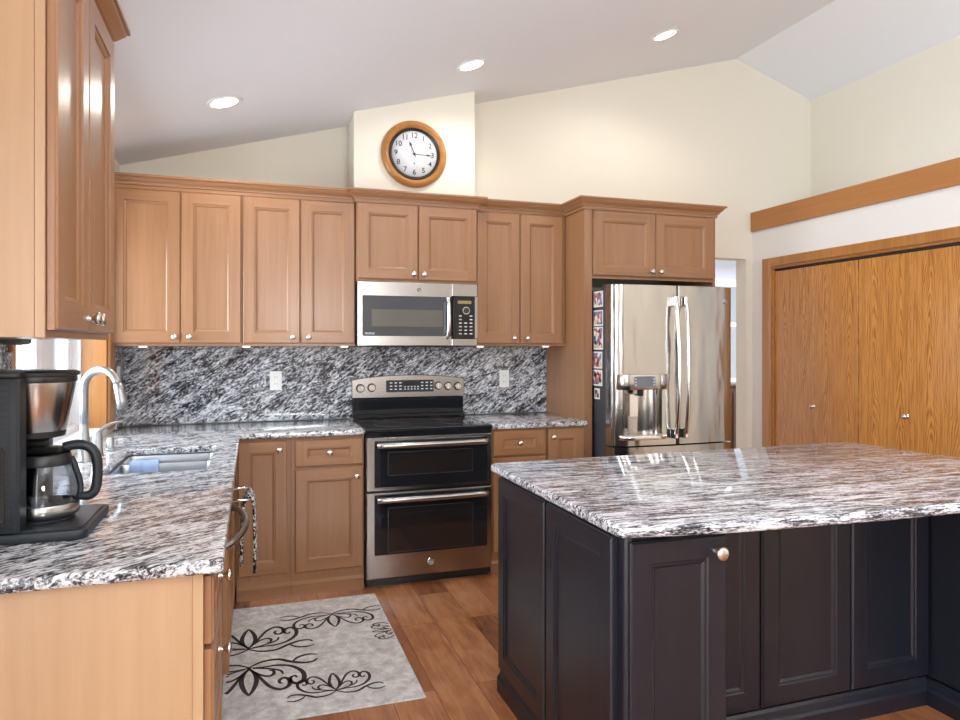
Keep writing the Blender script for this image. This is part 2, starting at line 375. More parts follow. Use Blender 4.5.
def textmesh(txt, size, align='CENTER'):
    cu = bpy.data.curves.new('lettering', 'FONT'); cu.body = txt; cu.size = size; cu.align_x = align; cu.align_y = 'CENTER'; cu.extrude = .0004; cu.offset = size*.012
    o = bpy.data.objects.new('lettering', cu); C.objects.link(o)
    dg = bpy.context.evaluated_depsgraph_get(); me = bpy.data.meshes.new_from_object(o.evaluated_get(dg))
    b = bmesh.new(); b.from_mesh(me); bpy.data.objects.remove(o); bpy.data.curves.remove(cu); bpy.data.meshes.remove(me); return b
# lettering stands in the XZ plane facing -Y
TXT = Matrix.Rotation(PI/2, 4, 'X')

# ------------------------------------------------------------------ room shell
YB, XL, XR, XR2, YR = 4.569, -.745, 3.836, 4.433, -5.6
ZL, ZRG, XRG, ZR = 2.466, 3.685, 3.677, 3.442
def cz(x): return 2.6713+.27568*x
b = B(); b.box(XL-.1, 7.2, YR-.1, 7.2, -.08, 0); struct('floor', b, floor_m)
b = B(); T = .12
b.prism([(XL-.12, cz(XL-.12)), (XRG, ZRG), (XR2+.12, ZR-.04), (XR2+.12, ZR-.04+T), (XRG, ZRG+T), (XL-.12, cz(XL-.12)+T)], YR-.1, YB+.12, axis='Y'); struct('ceiling', b, ceil_m)
# stove wall with the passage opening right of the fridge
b = B()
b.prism([(XL-.12, 0), (3.02, 0), (3.02, 2.087), (3.774, 2.087), (3.774, 0), (XR2+.12, 0), (XR2+.12, ZR-.041), (XR2, ZR), (XRG, ZRG), (XL, ZL), (XL-.12, ZL-.034)], YB, YB+.12, axis='Y'); struct('wall_back', b, wall_m)
WY0, WY1, WZ0, WZ1 = 2.60, 4.18, .935, 2.10
b = B()
b.box(XL-.12, XL, YR, -1.6, 0, ZL-.001); b.box(XL-.12, XL, -1.6, .9, 2.3, ZL-.001); b.box(XL-.12, XL, .9, WY0, 0, ZL-.001); b.box(XL-.12, XL, WY1, YB, 0, ZL-.001); b.box(XL-.12, XL, WY0, WY1, 0, WZ0); b.box(XL-.12, XL, WY0, WY1, WZ1, ZL-.001); struct('wall_left', b, wall_m)
b = B(); b.box(XR2, XR2+.12, YR, YB, 2.40, ZR); b.box(XR2, XR2+.12, YR, 2.2, 0, 2.40); struct('wall_right', b, wall_m)
# closet wall below the plant ledge
CY0, CY1, CZ = 2.775, 4.358, 2.003
b = B(); b.box(XR, XR+.1, CY1, YB, 0, 2.458); b.box(XR, XR+.1, CY0, CY1, CZ, 2.458); b.box(XR, XR+.1, 2.25, CY0, 0, 2.458); b.box(XR+.1, XR2, 2.25, YB, 2.40, 2.458); b.box(XR+.1, XR2, 2.25, 2.33, 0, 2.40); struct('wall_closet', b, white_wall)
b = B(); b.box(XR+.1, XR2, 2.33, YB-.001, .001, .02); b.box(XR2-.02, XR2-.001, 2.34, YB-.001, .02, 2.39); struct('wall_closet_lining', b, white_wall)
b = B()
b.box(XR-.02, XR, 2.24, YB-.002, 2.307, 2.462, .003); struct('trim_1', b, oak_trim)
# boxed duct chase above the microwave
b = B(); b.prism([(.598, 2.30), (1.380, 2.30), (1.380, cz(1.38)-.001), (.598, cz(.598)-.001)], 4.265, YB-.001, axis='Y'); struct('wall_chase', b, wall_m)
# rear wall, patio door in the window wall behind the camera
b = B(); b.box(XL-.12, .3, YR-.1, YR, 0, 2.4); b.box(1.7, XR2+.12, YR-.1, YR, 0, 2.4); b.box(.3, 1.7, YR-.1, YR, 0, 1.5); b.box(.3, 1.7, YR-.1, YR, 2.36, 2.4)
b.prism([(XL-.12, 2.4), (XR2+.12, 2.4), (XR2+.12, ZR-.045), (XR2, ZR-.002), (XRG, ZRG-.002), (XL, ZL-.002), (XL-.12, ZL-.036)], YR-.1, YR, axis='Y'); struct('wall_rear', b, wall_m)
w = B()
for y0, y1 in ((-1.6, -1.52), (-.39, -.31), (.82, .9)): w.box(XL-.10, XL-.02, y0, y1, 0, 2.3)
w.box(XL-.10, XL-.02, -1.52, .82, 2.22, 2.3); w.box(XL-.10, XL-.02, -1.52, .82, 0, .06)
wo = struct('window_3', w, win_white)
g = B(); g.box(XL-.06, XL-.055, -1.52, -.39, .06, 2.22); g.box(XL-.06, XL-.055, -.31, .82, .06, 2.22); build('pane', g, glass_m, wo)

w = B(); w.box(.3, .36, YR-.08, YR-.02, 1.5, 2.36); w.box(1.64, 1.7, YR-.08, YR-.02, 1.5, 2.36); w.box(.36, 1.64, YR-.08, YR-.02, 1.5, 1.56); w.box(.36, 1.64, YR-.08, YR-.02, 2.3, 2.36); w.box(.97, 1.03, YR-.08, YR-.02, 1.56, 2.3)
wo = struct('added_window_4', w, win_white); g = B(); g.box(.36, .97, YR-.055, YR-.05, 1.56, 2.3); g.box(1.03, 1.64, YR-.055, YR-.05, 1.56, 2.3); build('pane', g, glass_m, wo)  # unseen window, added as an opening for the rear fill light

# window over the sink: vinyl frame, two sashes, oak jambs and casing
XW = XL-.12
w = B()
D_ = .115
w.box(XW-D_, XW, WY0, WY1, WZ0, WZ0+.04, .004); w.box(XW-D_, XW, WY0, WY1, WZ1-.04, WZ1, .004)
w.box(XW-D_, XW, WY0, WY0+.03, WZ0, WZ1, .004); w.box(XW-D_, XW, WY1-.03, WY1, WZ0, WZ1, .004)
wo = struct('window_1', w, win_white)
for y0, y1, xo in ((WY0+.03, 3.62, -.105), (3.52, WY1-.03, -.072)):
    s_ = B(); x0, x1 = XW+xo, XW+xo+.03; e = .075
    s_.box(x0, x1, y0, y0+e, WZ0+.04, WZ1-.04, .004); s_.box(x0, x1, y1-e, y1, WZ0+.04, WZ1-.04, .004); s_.box(x0, x1, y0+e, y1-e, WZ0+.04, WZ0+.04+e, .004); s_.box(x0, x1, y0+e, y1-e, WZ1-.04-e, WZ1-.04, .004)
    so = build('sash', s_, win_white, wo); g = B(); g.box(x0+.008, x0+.013, y0+e, y1-e, WZ0+.04+e, WZ1-.04-e); build('pane', g, glass_m, so)
j = B(); j.box(XW, XL, WY1-.018, WY1-.0005, WZ0, WZ1-.001); j.box(XW, XL, WY0+.0005, WY0+.018, WZ0, WZ1-.001); j.box(XW, XL, WY0+.018, WY1-.018, WZ1-.019, WZ1-.001)
j.box(XL, XL+.016, WY1-.006, WY1+.16, .935, WZ1+.07, .004); j.box(XL, XL+.016, WY0-.05, WY0+.006, .935, WZ1+.07, .004); j.box(XL, XL+.016, WY0+.006, WY1-.006, WZ1-.006, WZ1+.07, .004)
build('jamb_casing', j, oak_trim_v, wo)
b = B(); b.box(XW-.0, XL+.001, WY0+.019, WY1-.019, WZ0-.0, WZ0+.012); build('sill', b, win_white, wo)
# outside the sink window
b = B(); b.box(-14, XL-.3, -6, 24, -.6, -.5); tag(build('lawn', b, lawn_m), 'green lawn outside the window over the sink', 'lawn')

# passage and far room
b = B(); b.box(2.9, 7.2, 7.0, 7.1, 0, .9); b.box(2.9, 5.2, 7.0, 7.1, .9, 2.2); b.box(6.6, 7.2, 7.0, 7.1, .9, 2.2); b.box(2.9, 7.2, 7.0, 7.1, 2.2, 2.7)
b.box(2.5, 2.6, YB+.12, 7.0, 0, 2.7); b.box(7.1, 7.2, YB+.12, 7.0, 0, 2.7); b.box(4.56, 7.1, YB+.02, YB+.12, 0, 2.7); struct('wall_far_room', b, grey_wall)
b = B(); b.box(2.5, 7.2, YB+.125, 7.1, 2.62, 2.7); struct('ceiling_far_room', b, ceil_m)
w = B(); w.box(5.2, 6.6, 6.98, 7.06, 2.11, 2.2, .004); w.box(5.2, 6.6, 6.98, 7.06, .9, .99, .004); w.box(5.2, 5.29, 6.98, 7.06, .99, 2.11, .004); w.box(6.51, 6.6, 6.98, 7.06, .99, 2.11, .004); w.box(5.29, 6.51, 7.0, 7.05, 1.62, 1.67, .004); w.box(5.88, 5.93, 7.0, 7.05, .99, 1.62, .004)
wo = struct('window_2', w, win_white); g = B(); g.box(5.29, 6.51, 7.03, 7.035, .99, 2.11); build('pane', g, glass_m, wo)
t = thing('sideboard', 'dark brown sideboard under the far room window, seen through the passage', 'sideboard', (5.7, 6.75, 0))
b = B(); b.box(5.15, 6.4, 6.52, 6.97, .09, .92, .006); build('body', b, dark_wood, t)
b = B(); b.box(5.12, 6.43, 6.49, 6.975, .921, .95, .008); build('top', b, dark_wood, t)
for x in (5.2, 5.61, 6.02):
    b = B(); b.box(x, x+.33, 6.50, 6.519, .14, .86, .004); build('door', b, dark_wood, t)
for x in (5.18, 6.31):
    for y in (6.55, 6.9): b = B(); b.box(x, x+.05, y, y+.05, 0, .089); build('leg', b, dark_wood, t)

# ------------------------------------------------------------------ cabinet doors, drawers, knobs
KN = None
def knob_mesh():
    global KN
    if KN is None:
        b = B(); b.lathe([(0, 0), (.0085, 0), (.0085, .003), (.0055, .006), (.0055, .014), (.010, .018), (.0155, .022), (.0165, .026), (.0145, .030), (.009, .0325), (0, .0335)], axis='-Y', seg=20)
        o = build('knob', b, nickel, local=True, smooth=.9); KN = o.data; bpy.data.objects.remove(o)
    return KN
def knob(parent, x, z, t=.02):
    o = bpy.data.objects.new('knob', knob_mesh()); C.objects.link(o); o.parent = parent; o.location = (x, -t, z); return o
def panel_bm(w, h, t=.02, fw=.062, prof=((.002, .0045), (.007, .0045), (.014, .0085), (.016, .0120))):
    b = B(); s = b.bm
    fz = min(fw, h*.30)
    def ring(ix, iz, y): return [s.verts.new(p) for p in ((ix, y, iz), (w-ix, y, iz), (w-ix, y, h-iz), (ix, y, h-iz))]
    def br(A, Bq, ms=(0, 0, 0, 0)):
        for i in range(4):
            f = s.faces.new([A[i], A[(i+1) % 4], Bq[(i+1) % 4], Bq[i]]); f.material_index = ms[i]
    r0 = ring(0, 0, 0); r1 = ring(0, 0, -t+.006); r1b = ring(.003, .003, -t+.004); r1c = ring(.006, .006, -t); s.faces.new(r0)
    br(r0, r1); br(r1, r1b); br(r1b, r1c)
    e = .006
    for x0, x1, z0, z1, mi in ((e, fw, e, h-e, 0), (w-fw, w-e, e, h-e, 0), (fw, w-fw, e, fz, 1), (fw, w-fw, h-fz, h-e, 1)):
        b.face([(x0, -t, z0), (x1, -t, z0), (x1, -t, z1), (x0, -t, z1)], mi)
    prev = ring(fw, fz, -t)
    for i, dy in prof:
        q = ring(fw+i, fz+i, -t+dy); br(prev, q, (1, 0, 1, 0)); prev = q
    s.faces.new(prev)
    return b
def front(parent, name, w, h, pos, rotz=0, kn=None, mats=(None,), t=.02, fw=.062):
    mats = [maple, maple_h] if mats[0] is None else list(mats)
    o = build(name, panel_bm(w, h, t, fw, ((.004, .0035), (.011, .0045), (.018, .0100))) if mats[0] is espresso else panel_bm(w, h, t, fw), mats, parent, local=True, loc=pos, rotz=rotz)
    if kn: knob(o, kn[0], kn[1], t)
    return o
R_X, L_X = PI/2, -PI/2        # fronts facing +X / -X

# ---- upper cabinets on the stove wall
UG = 'maple wall cabinets along the stove wall'
UB, UT, UY = 1.388, 2.272, 4.240          # box bottom, top, face plane
def upper(label, x0, x1, y, zb, zt, doors, dz0, dz1, light=None):
    t = thing('wall_cabinet', label, 'cabinet', ((x0+x1)/2, YB, zb), UG)
    b = B(); b.box(x0, x1, y, YB-.001, zb, zt); build('body', b, maple, t)
    for a, c, side in doors:
        w = c-a; ins = .044 if w < .34 else .031; kx = w-ins if side == 'r' else ins
        front(t, 'door', w, dz1-dz0, (a, y-.001, dz0), 0, (kx, .036))
    return t
upper('two-door maple wall cabinet in the corner by the sink window, leftmost on the stove wall', XL+.001, -.054, UY, UB, UT, ((-.735, -.3825, 'r'), (-.3785, -.058, 'l')), 1.403, 2.261)
upper('tall two-door maple wall cabinet immediately left of the microwave', -.052, .601, UY, UB, UT, ((-.047, .2735, 'r'), (.2775, .597, 'l')), 1.403, 2.261)
upper('short two-door maple wall cabinet above the microwave', .603, 1.372, 4.195, 1.785, 2.272, ((.609, .982, 'r'), (.986, 1.366, 'l')), 1.797, 2.261)
upper('tall two-door maple wall cabinet between the microwave and the fridge enclosure', 1.374, 2.015, UY, UB, UT, ((1.380, 1.681, 'r'), (1.685, 1.990, 'l')), 1.403, 2.261)
# crown moulding along the whole run and round the fridge enclosure
b = B()
prof = [(0, 2.2635), (.009, 2.2635), (.009, 2.284), (.017, 2.285), (.018, 2.291), (.024, 2.299), (.033, 2.306), (.042, 2.317), (.044, 2.323), (.053, 2.325), (.055, 2.332), (.053, 2.338), (0, 2.338)]
b.sweep([(XL+.002, 4.2385), (.600, 4.2385), (.600, 4.1935), (1.374, 4.1935), (1.374, 4.2385), (2.0155, 4.2385), (2.0155, 3.9545), (3.014, 3.9545), (3.014, YB-.002)], prof)
tag(build('crown_molding', b, maple_h, recalc=True), 'stepped maple crown moulding running along the tops of the stove wall cabinets', 'moulding')
# under cabinet lights
for x in (-.585, -.03, .545, 1.43, 1.90):
    b = B(); b.lathe([(0, 0), (.019, 0), (.022, .003), (.022, .009), (0, .009)], (x, 4.30, 1.379)); n_ = {-.585: 'in the sink corner, leftmost of the row', -.03: 'second from the sink corner', .545: 'just left of the microwave', 1.43: 'just right of the microwave', 1.90: 'rightmost, beside the fridge enclosure'}[x]
    tag(build('under_cabinet_light', b, puck_m, smooth=.6), 'small white puck light under the wall cabinets, ' + n_, 'light', 'under-cabinet puck lights')

# ---- fridge enclosure: tall cabinet over and beside the fridge
t = thing('fridge_enclosure_cabinet', 'tall maple cabinet framing the fridge, two short doors above it', 'cabinet', (2.5, 3.956, 0))
b = B(); b.box(2.017, 2.072, 3.956, YB-.001, 0, 2.276); build('side_panel', b, maple, t)
b = B(); b.box(2.986, 3.012, 3.956, YB-.001, 0, 2.276); build('side_panel', b, maple, t)
b = B(); b.box(2.073, 2.985, 3.957, YB-.001, 1.823, 2.276); build('body', b, maple, t)
front(t, 'door', .452, .419, (2.076, 3.955, 1.841), 0, (.420, .036)); front(t, 'door', .448, .419, (2.532, 3.955, 1.841), 0, (.030, .036))

# ---- left wall cabinet (near)
t = thing('wall_cabinet', 'two-door maple wall cabinet in the near left foreground above the coffee maker', 'cabinet', (XL, 2.0, 1.408))
b = B(); b.box(XL+.001, -.430, 1.662, 2.318, 1.408, 2.30); build('body', b, maple, t)
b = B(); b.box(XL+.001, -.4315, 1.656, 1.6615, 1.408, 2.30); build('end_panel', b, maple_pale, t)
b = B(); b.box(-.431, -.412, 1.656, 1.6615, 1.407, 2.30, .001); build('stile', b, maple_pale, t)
b = B(); b.box(-.4295, -.412, 1.662, 2.320, 1.407, 2.30, .001); build('face_frame', b, maple, t)
front(t, 'door', .300, .875, (-.411, 1.668, 1.424), R_X, (.276, .034)); front(t, 'door', .338, .875, (-.411, 1.972, 1.424), R_X, (.024, .034))
b = B(); b.sweep([(-.413, 1.655), (-.413, 2.321), (XL+.002, 2.321)], [(-o, z+.022) for o, z in []] or [(0, 2.301), (.008, 2.301), (.010, 2.312), (.020, 2.318), (.034, 2.334), (.044, 2.345), (.047, 2.352), (.055, 2.354), (.055, 2.366), (0, 2.366)])
tag(build('crown_molding', b, maple_h), 'maple crown moulding on top of the near left wall cabinet', 'moulding')
b = B(); b.lathe([(0, 0), (.030, .001), (.036, .006), (.038, .016), (0, .016)], (-.62, 2.21, 1.3915)); tag(build('under_cabinet_light', b, mat('grey_puck', (.25, .26, .28), .4), smooth=.6), 'grey puck light under the near left wall cabinet, unlit', 'light')
b = B(); b.tube([(-.722, 2.52, 1.407), (-.722, 2.52, 1.404)], .001, 6); b.lathe([(0, .037), (.006, .034), (.0085, .022), (.009, .010), (.006, .002), (0, 0)], (-.722, 2.52, 1.367), seg=14)
b.tube([(-.722, 2.52, 1.404), (-.722, 2.52, 2.06)], .0012, 6)
tag(build('blind_cord', b, tassel_m), 'brown wooden blind cord tassel hanging in the sink window', 'blind cord')

# ---- base cabinets, stove wall
BG = 'maple base cabinets along the stove wall'
BY, BT = 3.951, .880
def base(label, x0, x1, items, kick=True, x_k0=None):
    t = thing('base_cabinet', label, 'cabinet', ((x0+x1)/2, BY, 0), BG)
    b = B(); b.box(x0, x1, BY, YB-.001, .10, BT); build('body', b, maple, t)
    b = B(); a = x_k0 if x_k0 is not None else x0
    b.prism([(BY+.10, .0), (BY-.008, .0), (BY-.008, .062), (BY-.002, .070), (BY+.004, .078), (BY+.004, .099), (BY+.10, .099)], a, x1, axis='X')
    build('base_molding', b, maple_h, t)
    for it in items: front(t, it[0], it[2]-it[1], it[4]-it[3], (it[1], BY-.001, it[3]), 0, it[5])
    return t
base('maple base cabinet in the corner right of the sink run, one tall door', -.080, .207, (('door', -.072, .186, .135, .868, (.217, .683)),), x_k0=-.078)
base('maple base cabinet just left of the stove, one drawer over one door', .209, .609, (('drawer', .227, .603, .715, .866, (.188, .075)), ('door', .227, .603, .130, .702, (.338, .520))))
base('maple base cabinet just right of the stove, one drawer over one door', 1.380, 1.748, (('drawer', 1.388, 1.738, .715, .872, (.175, .078)), ('door', 1.388, 1.738, .130, .702, (.03, .535))))
base('narrow single-door maple base cabinet between the stove and the fridge', 1.750, 2.015, (('door', 1.757, 2.008, .130, .872, (.03, .690)),))

# ---- left run base cabinets
XF = -.103
t = thing('base_cabinet', 'maple drawer cabinet at the near end of the sink run', 'cabinet', (-.42, 1.9, 0))
b = B(); b.box(XL+.001, -.130, 1.662, 2.156, .0, BT); build('body', b, maple, t)
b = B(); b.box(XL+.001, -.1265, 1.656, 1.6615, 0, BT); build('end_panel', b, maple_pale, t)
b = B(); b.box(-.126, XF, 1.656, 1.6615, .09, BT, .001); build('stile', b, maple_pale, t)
b = B(); b.box(-.1295, XF, 1.662, 2.158, .09, BT, .001); build('face_frame', b, maple, t)
for z0, z1 in ((.715, .868), (.50, .702), (.13, .487)):
    d = front(t, 'drawer', .475, z1-z0, (XF+.001, 1.671, z0), R_X, (.2375, (z1-z0)/2))
t = thing('dishwasher', 'dishwasher between the drawer cabinet and the sink base, bowed metal handle facing the room', 'dishwasher', (-.42, 2.45, 0))
b = B(); b.box(XL+.05, -.14, 2.164, 2.744, .09, .868); build('body', b, black_plastic, t)
b = B(); b.box(-.139, -.102, 2.164, 2.744, .11, .868, .004); build('door', b, steel, t)
b = B(); b.box(XL+.1, -.17, 2.17, 2.74, 0, .089); build('toe_kick', b, black_plastic, t)
b = B()
pts = catmull([(-.104, 2.205, .783), (-.068, 2.213, .786), (-.044, 2.27, .790), (-.024, 2.37, .793), (-.018, 2.46, .794), (-.024, 2.55, .793), (-.044, 2.66, .790), (-.068, 2.715, .786), (-.104, 2.722, .783)], 6)
b.tube(pts, .0115, 10); build('handle', b, mat('dark_nickel', (.33, .32, .31), .25, 1), t)
t = thing('sink_base_cabinet', 'maple base cabinet under the sink, false drawer fronts over two doors', 'cabinet', (-.42, 3.3, 0))
b = B(); b.box(-.128, XF, 2.748, 3.60, .10, BT); b.box(XL+.001, -.128, 2.748, 2.80, .10, BT); b.box(XL+.001, -.128, 3.55, 3.60, .1, BT); b.box(XL+.001, -.128, 2.8, 3.55, .1, .13); build('body', b, maple, t)
b = B(); b.box(-.22, -.16, 2.748, 3.60, 0, .099); build('toe_kick', b, maple_h, t)
for a in (2.756, 3.178):
    front(t, 'drawer_front', .414, .150, (XF+.001, a, .715), R_X, None); front(t, 'door', .414, .55, (XF+.001, a, .152), R_X, None)
t = thing('base_cabinet', 'blind corner filler of the sink run next to the stove wall cabinets', 'cabinet', (-.4, 4.0, 0))
b = B(); b.box(XL+.001, -.083, 3.602, YB-.001, .10, BT); b.box(XL+.1, -.14, 3.602, BY+.1, 0, .1); build('body', b, maple, t)

# ---- worktops, backsplash
ZC0, ZC1 = .882, .914
SX0, SX1, SY0, SY1 = -.535, -.165, 2.85, 3.51
b = B()
def keep(x, y):
    if x > -.06 and y < 3.911: return False
    if SX0 < x < SX1 and SY0 < y < SY1: return False
    return True
b.grid_slab([XL+.002, SX0, SX1, -.06, .609], [1.632, SY0, SY1, 3.911, 4.547], keep, ZC0, ZC1, .010, 3)
tag(build('worktop', b, granite_counter, smooth=.7), 'L-shaped grey veined granite worktop under the coffee maker and round the sink', 'worktop')
b = B(); b.grid_slab([1.379, 2.0155], [3.911, 4.547], lambda x, y: True, ZC0, ZC1, .010, 3)
tag(build('worktop', b, granite_counter, smooth=.7), 'short granite worktop between the stove and the fridge', 'worktop')
b = B(); b.box(XL+.021, 2.0155, 4.548, YB-.001, .915, 1.386, .001); tag(build('backsplash', b, granite_splash), 'full height grey and black granite backsplash behind the stove', 'backsplash')
b = B(); b.box(XL+.001, XL+.02, WY1+.162, 4.547, .915, 1.386, .001); tag(build('backsplash', b, granite_splash), 'narrow granite backsplash piece on the window wall in the corner', 'backsplash')
b = B(); b.box(XL+.001, XL+.02, 1.664, WY0-.052, .915, 1.405, .001); tag(build('backsplash', b, granite_splash), 'granite backsplash on the window wall behind the coffee maker', 'backsplash')

# ---- outlets
def outlet(label, x, z, y=4.548, rot=0):
    t = thing('wall_outlet', label, 'outlet', (x, y, z), 'white wall outlets on the backsplash'); t.rotation_euler = (0, 0, rot)
    b = B(); b.box(-.036, .036, -.006, -.001, -.06, .06, .002); build('cover_plate', b, white_m, t, local=True)
    for s in (-1, 1):
        b = B(); b.prism([(px, pz+s*.021) for px, pz in rrect(-.017, .017, -.0145, .0145, .006, 3)], -.0085, -.0062, axis='Y')
        for q in (-1, 1): b.box(q*.007-.0012, q*.007+.0012, -.0088, -.0084, s*.021-.003, s*.021+.006, mi=1)
        build('socket', b, [white_m, dark_slot], t, local=True)
outlet('white outlet on the granite backsplash left of the stove', .145, 1.168)
outlet('white outlet on the granite backsplash right of the stove', 1.690, 1.158)
outlet('white outlet on the window wall in the corner behind the faucet', 4.39, 1.21) if False else None
t = thing('wall_outlet', 'white outlet on the window wall in the corner behind the faucet', 'outlet', (XL+.02, 4.375, 1.212), 'white wall outlets on the backsplash')
b = B(); b.box(XL+.021, XL+.026, 4.335, 4.415, 1.15, 1.272, .002); build('cover_plate', b, white_m, t)
for s in (-1, 1): b = B(); b.box(XL+.0262, XL+.0285, 4.358, 4.392, 1.212+s*.021-.014, 1.212+s*.021+.014, .001); build('socket', b, white_m, t)

# ---- sink
t = thing('kitchen_sink', 'undermount double-bowl stainless sink set in the granite below the window', 'sink', (-.35, 3.18, .69))
def bowl(y0, y1, cy0, cy1):
    b = B(); n = 6
    lev = [(rrect(SX0-.02, SX1+.02, cy0, cy1, .002, n), .8805), (rrect(SX0+.006, SX1-.006, y0, y1, .022, n), .8805), (rrect(SX0+.010, SX1-.010, y0+.003, y1-.003, .022, n), .865), (rrect(SX0+.012, SX1-.012, y0+.006, y1-.006, .022, n), .715), (rrect(SX0+.04, SX1-.04, y0+.035, y1-.035, .04, n), .695), (rrect(-.39, -.31, (y0+y1)/2-.04, (y0+y1)/2+.04, .039, n), .692)]
    R = [[b.bm.verts.new((x, y, z)) for x, y in o] for o, z in lev]
    for A, Q in zip(R, R[1:]):
        for i in range(len(A)): b.bm.faces.new([A[i], A[(i+1) % len(A)], Q[(i+1) % len(A)], Q[i]])
    b.bm.faces.new(R[-1]); return b
build('bowl', bowl(SY0+.006, 3.265, SY0-.02, 3.28), sink_steel, t, smooth=.8); build('bowl', bowl(3.295, SY1-.006, 3.28, SY1+.02), sink_steel, t, smooth=.8)
for y in (3.06, 3.40):
    b = B(); b.lathe([(.0, .002), (.018, .002), (.022, .0), (.036, .003), (.038, .0)], (-.35, y, .694)); build('drain', b, chrome, t, smooth=.7)
# blue cloth over the divider
b = B(); pr_ = []
for i, (y, z) in enumerate([(3.238, .79), (3.242, .83), (3.246, .870), (3.258, .890), (3.280, .894), (3.302, .890), (3.314, .872), (3.317, .84), (3.320, .815)]): pr_.append((y, z))
nx = 14; V = [[b.bm.verts.new((-.495+.115*i/nx, y+.0025*math.sin(i*1.1+k*.4), z+.0025*math.sin(i*.9+k) - (.012*i/nx if k in (0, 1) else 0))) for k, (y, z) in enumerate(pr_)] for i in range(nx+1)]
for i in range(nx):
    for k in range(len(pr_)-1): b.bm.faces.new([V[i][k], V[i+1][k], V[i+1][k+1], V[i][k+1]])
o = build('dish_cloth', b, blue_cloth, smooth=1.2); md = o.modifiers.new('thick', 'SOLIDIFY'); md.thickness = .004; tag(o, 'folded blue dish cloth draped over the divider of the sink', 'cloth')

# ---- faucet and dispensers
t = thing('faucet', 'tall gooseneck pull-down kitchen faucet in brushed steel behind the sink', 'faucet', (-.655, 3.20, ZC1))
fx, fy = -.655, 3.20
b = B(); b.lathe([(0, 0), (.031, 0), (.031, .006), (.026, .012), (.0245, .05), (.021, .09), (.0165, .13), (.0155, .16)], (fx, fy, ZC1+.001), seg=24); build('base', b, faucet_m, t, smooth=.8)
dx, dy = .135, -.06; L = math.hypot(dx, dy)
P = [(fx, fy, 1.06), (fx, fy, 1.13), (fx, fy, 1.20)]
R_ = L/2*1.0
for k in range(1, 13):
    a = PI-PI*k/13*1.02; P.append((fx+dx/L*(R_+R_*math.cos(a)), fy+dy/L*(R_+R_*math.cos(a)), 1.215+R_*math.sin(a)*1.02))
ex, ey, ez = P[-1]
b = B(); b.tube(P, .0160, 14); build('spout', b, faucet_m, t)
b = B(); b.tube([(ex, ey, ez+.004), (ex+.006, ey-.003, ez-.02), (ex+.016, ey-.007, ez-.065), (ex+.021, ey-.009, ez-.098)], [.0172, .0182, .0205, .0205], 14); build('spray_head', b, faucet_m, t)
t = thing('mixer_valve', 'brushed steel single-lever mixer valve between the gooseneck faucet and the soap pump', 'mixer valve', (-.633, 3.335, ZC1))
b = B(); b.lathe([(0, 0), (.027, 0), (.027, .005), (.023, .01), (.021, .075), (.019, .095), (.012, .105), (0, .107)], (-.633, 3.335, ZC1+.001)); build('body', b, faucet_m, t, smooth=.8)
b = B(); b.tube(catmull([(-.633, 3.335, ZC1+.098), (-.615, 3.352, ZC1+.115), (-.58, 3.385, ZC1+.135), (-.545, 3.42, ZC1+.138)], 6), [.010]*6+[.008]*6+[.0055]*7, 10); build('lever', b, faucet_m, t)
t = thing('soap_dispenser', 'small brushed steel soap pump with a thin spout, right of the faucet valve', 'soap dispenser', (-.612, 3.50, ZC1))
b = B(); b.lathe([(0, 0), (.022, 0), (.022, .004), (.0165, .008), (.0165, .045), (.013, .05), (.013, .058), (0, .06)], (-.612, 3.50, ZC1+.001)); build('body', b, faucet_m, t, smooth=.8)
b = B(); b.tube(catmull([(-.612, 3.50, ZC1+.05), (-.595, 3.512, ZC1+.056), (-.56, 3.535, ZC1+.055), (-.535, 3.552, ZC1+.040)], 5), .0045, 8); build('spout', b, faucet_m, t)

# ---- towel on a bar at the sink doors
t = thing('towel_bar', 'thin chrome towel bar on the sink cabinet front', 'towel bar', (-.09, 3.02, .76))
b = B(); zb_ = .772
b.tube(catmull([(-.083, 2.90, zb_), (-.03, 2.90, zb_+.002), (-.014, 2.905, zb_), (-.012, 2.93, zb_), (-.012, 3.02, zb_), (-.012, 3.11, zb_), (-.014, 3.135, zb_), (-.03, 3.14, zb_+.002), (-.083, 3.14, zb_)], 5), .0045, 8); build('rod', b, chrome, t)
b = B(); PR = [(-.040, .50), (-.041, .58), (-.038, .67), (-.034, .74), (-.026, .770), (-.012, .7825), (.002, .770), (.009, .74), (.012, .66), (.014, .57), (.013, .465)]
nx = 10; V = [[b.bm.verts.new((x+.003*math.sin(i*1.3+k*.5), 2.935+.17*i/nx, z+(.006*math.sin(i*.8) if k in (0, 10) else 0))) for k, (x, z) in enumerate(PR)] for i in range(nx+1)]
for i in range(nx):
    for k in range(len(PR)-1): b.bm.faces.new([V[i][k], V[i+1][k], V[i+1][k+1], V[i][k+1]])
o = build('kitchen_towel', b, damask, smooth=1.2); md = o.modifiers.new('thick', 'SOLIDIFY'); md.thickness = .010; md.offset = 0; tag(o, 'black and white damask kitchen towel folded over the bar at the sink cabinet', 'towel')

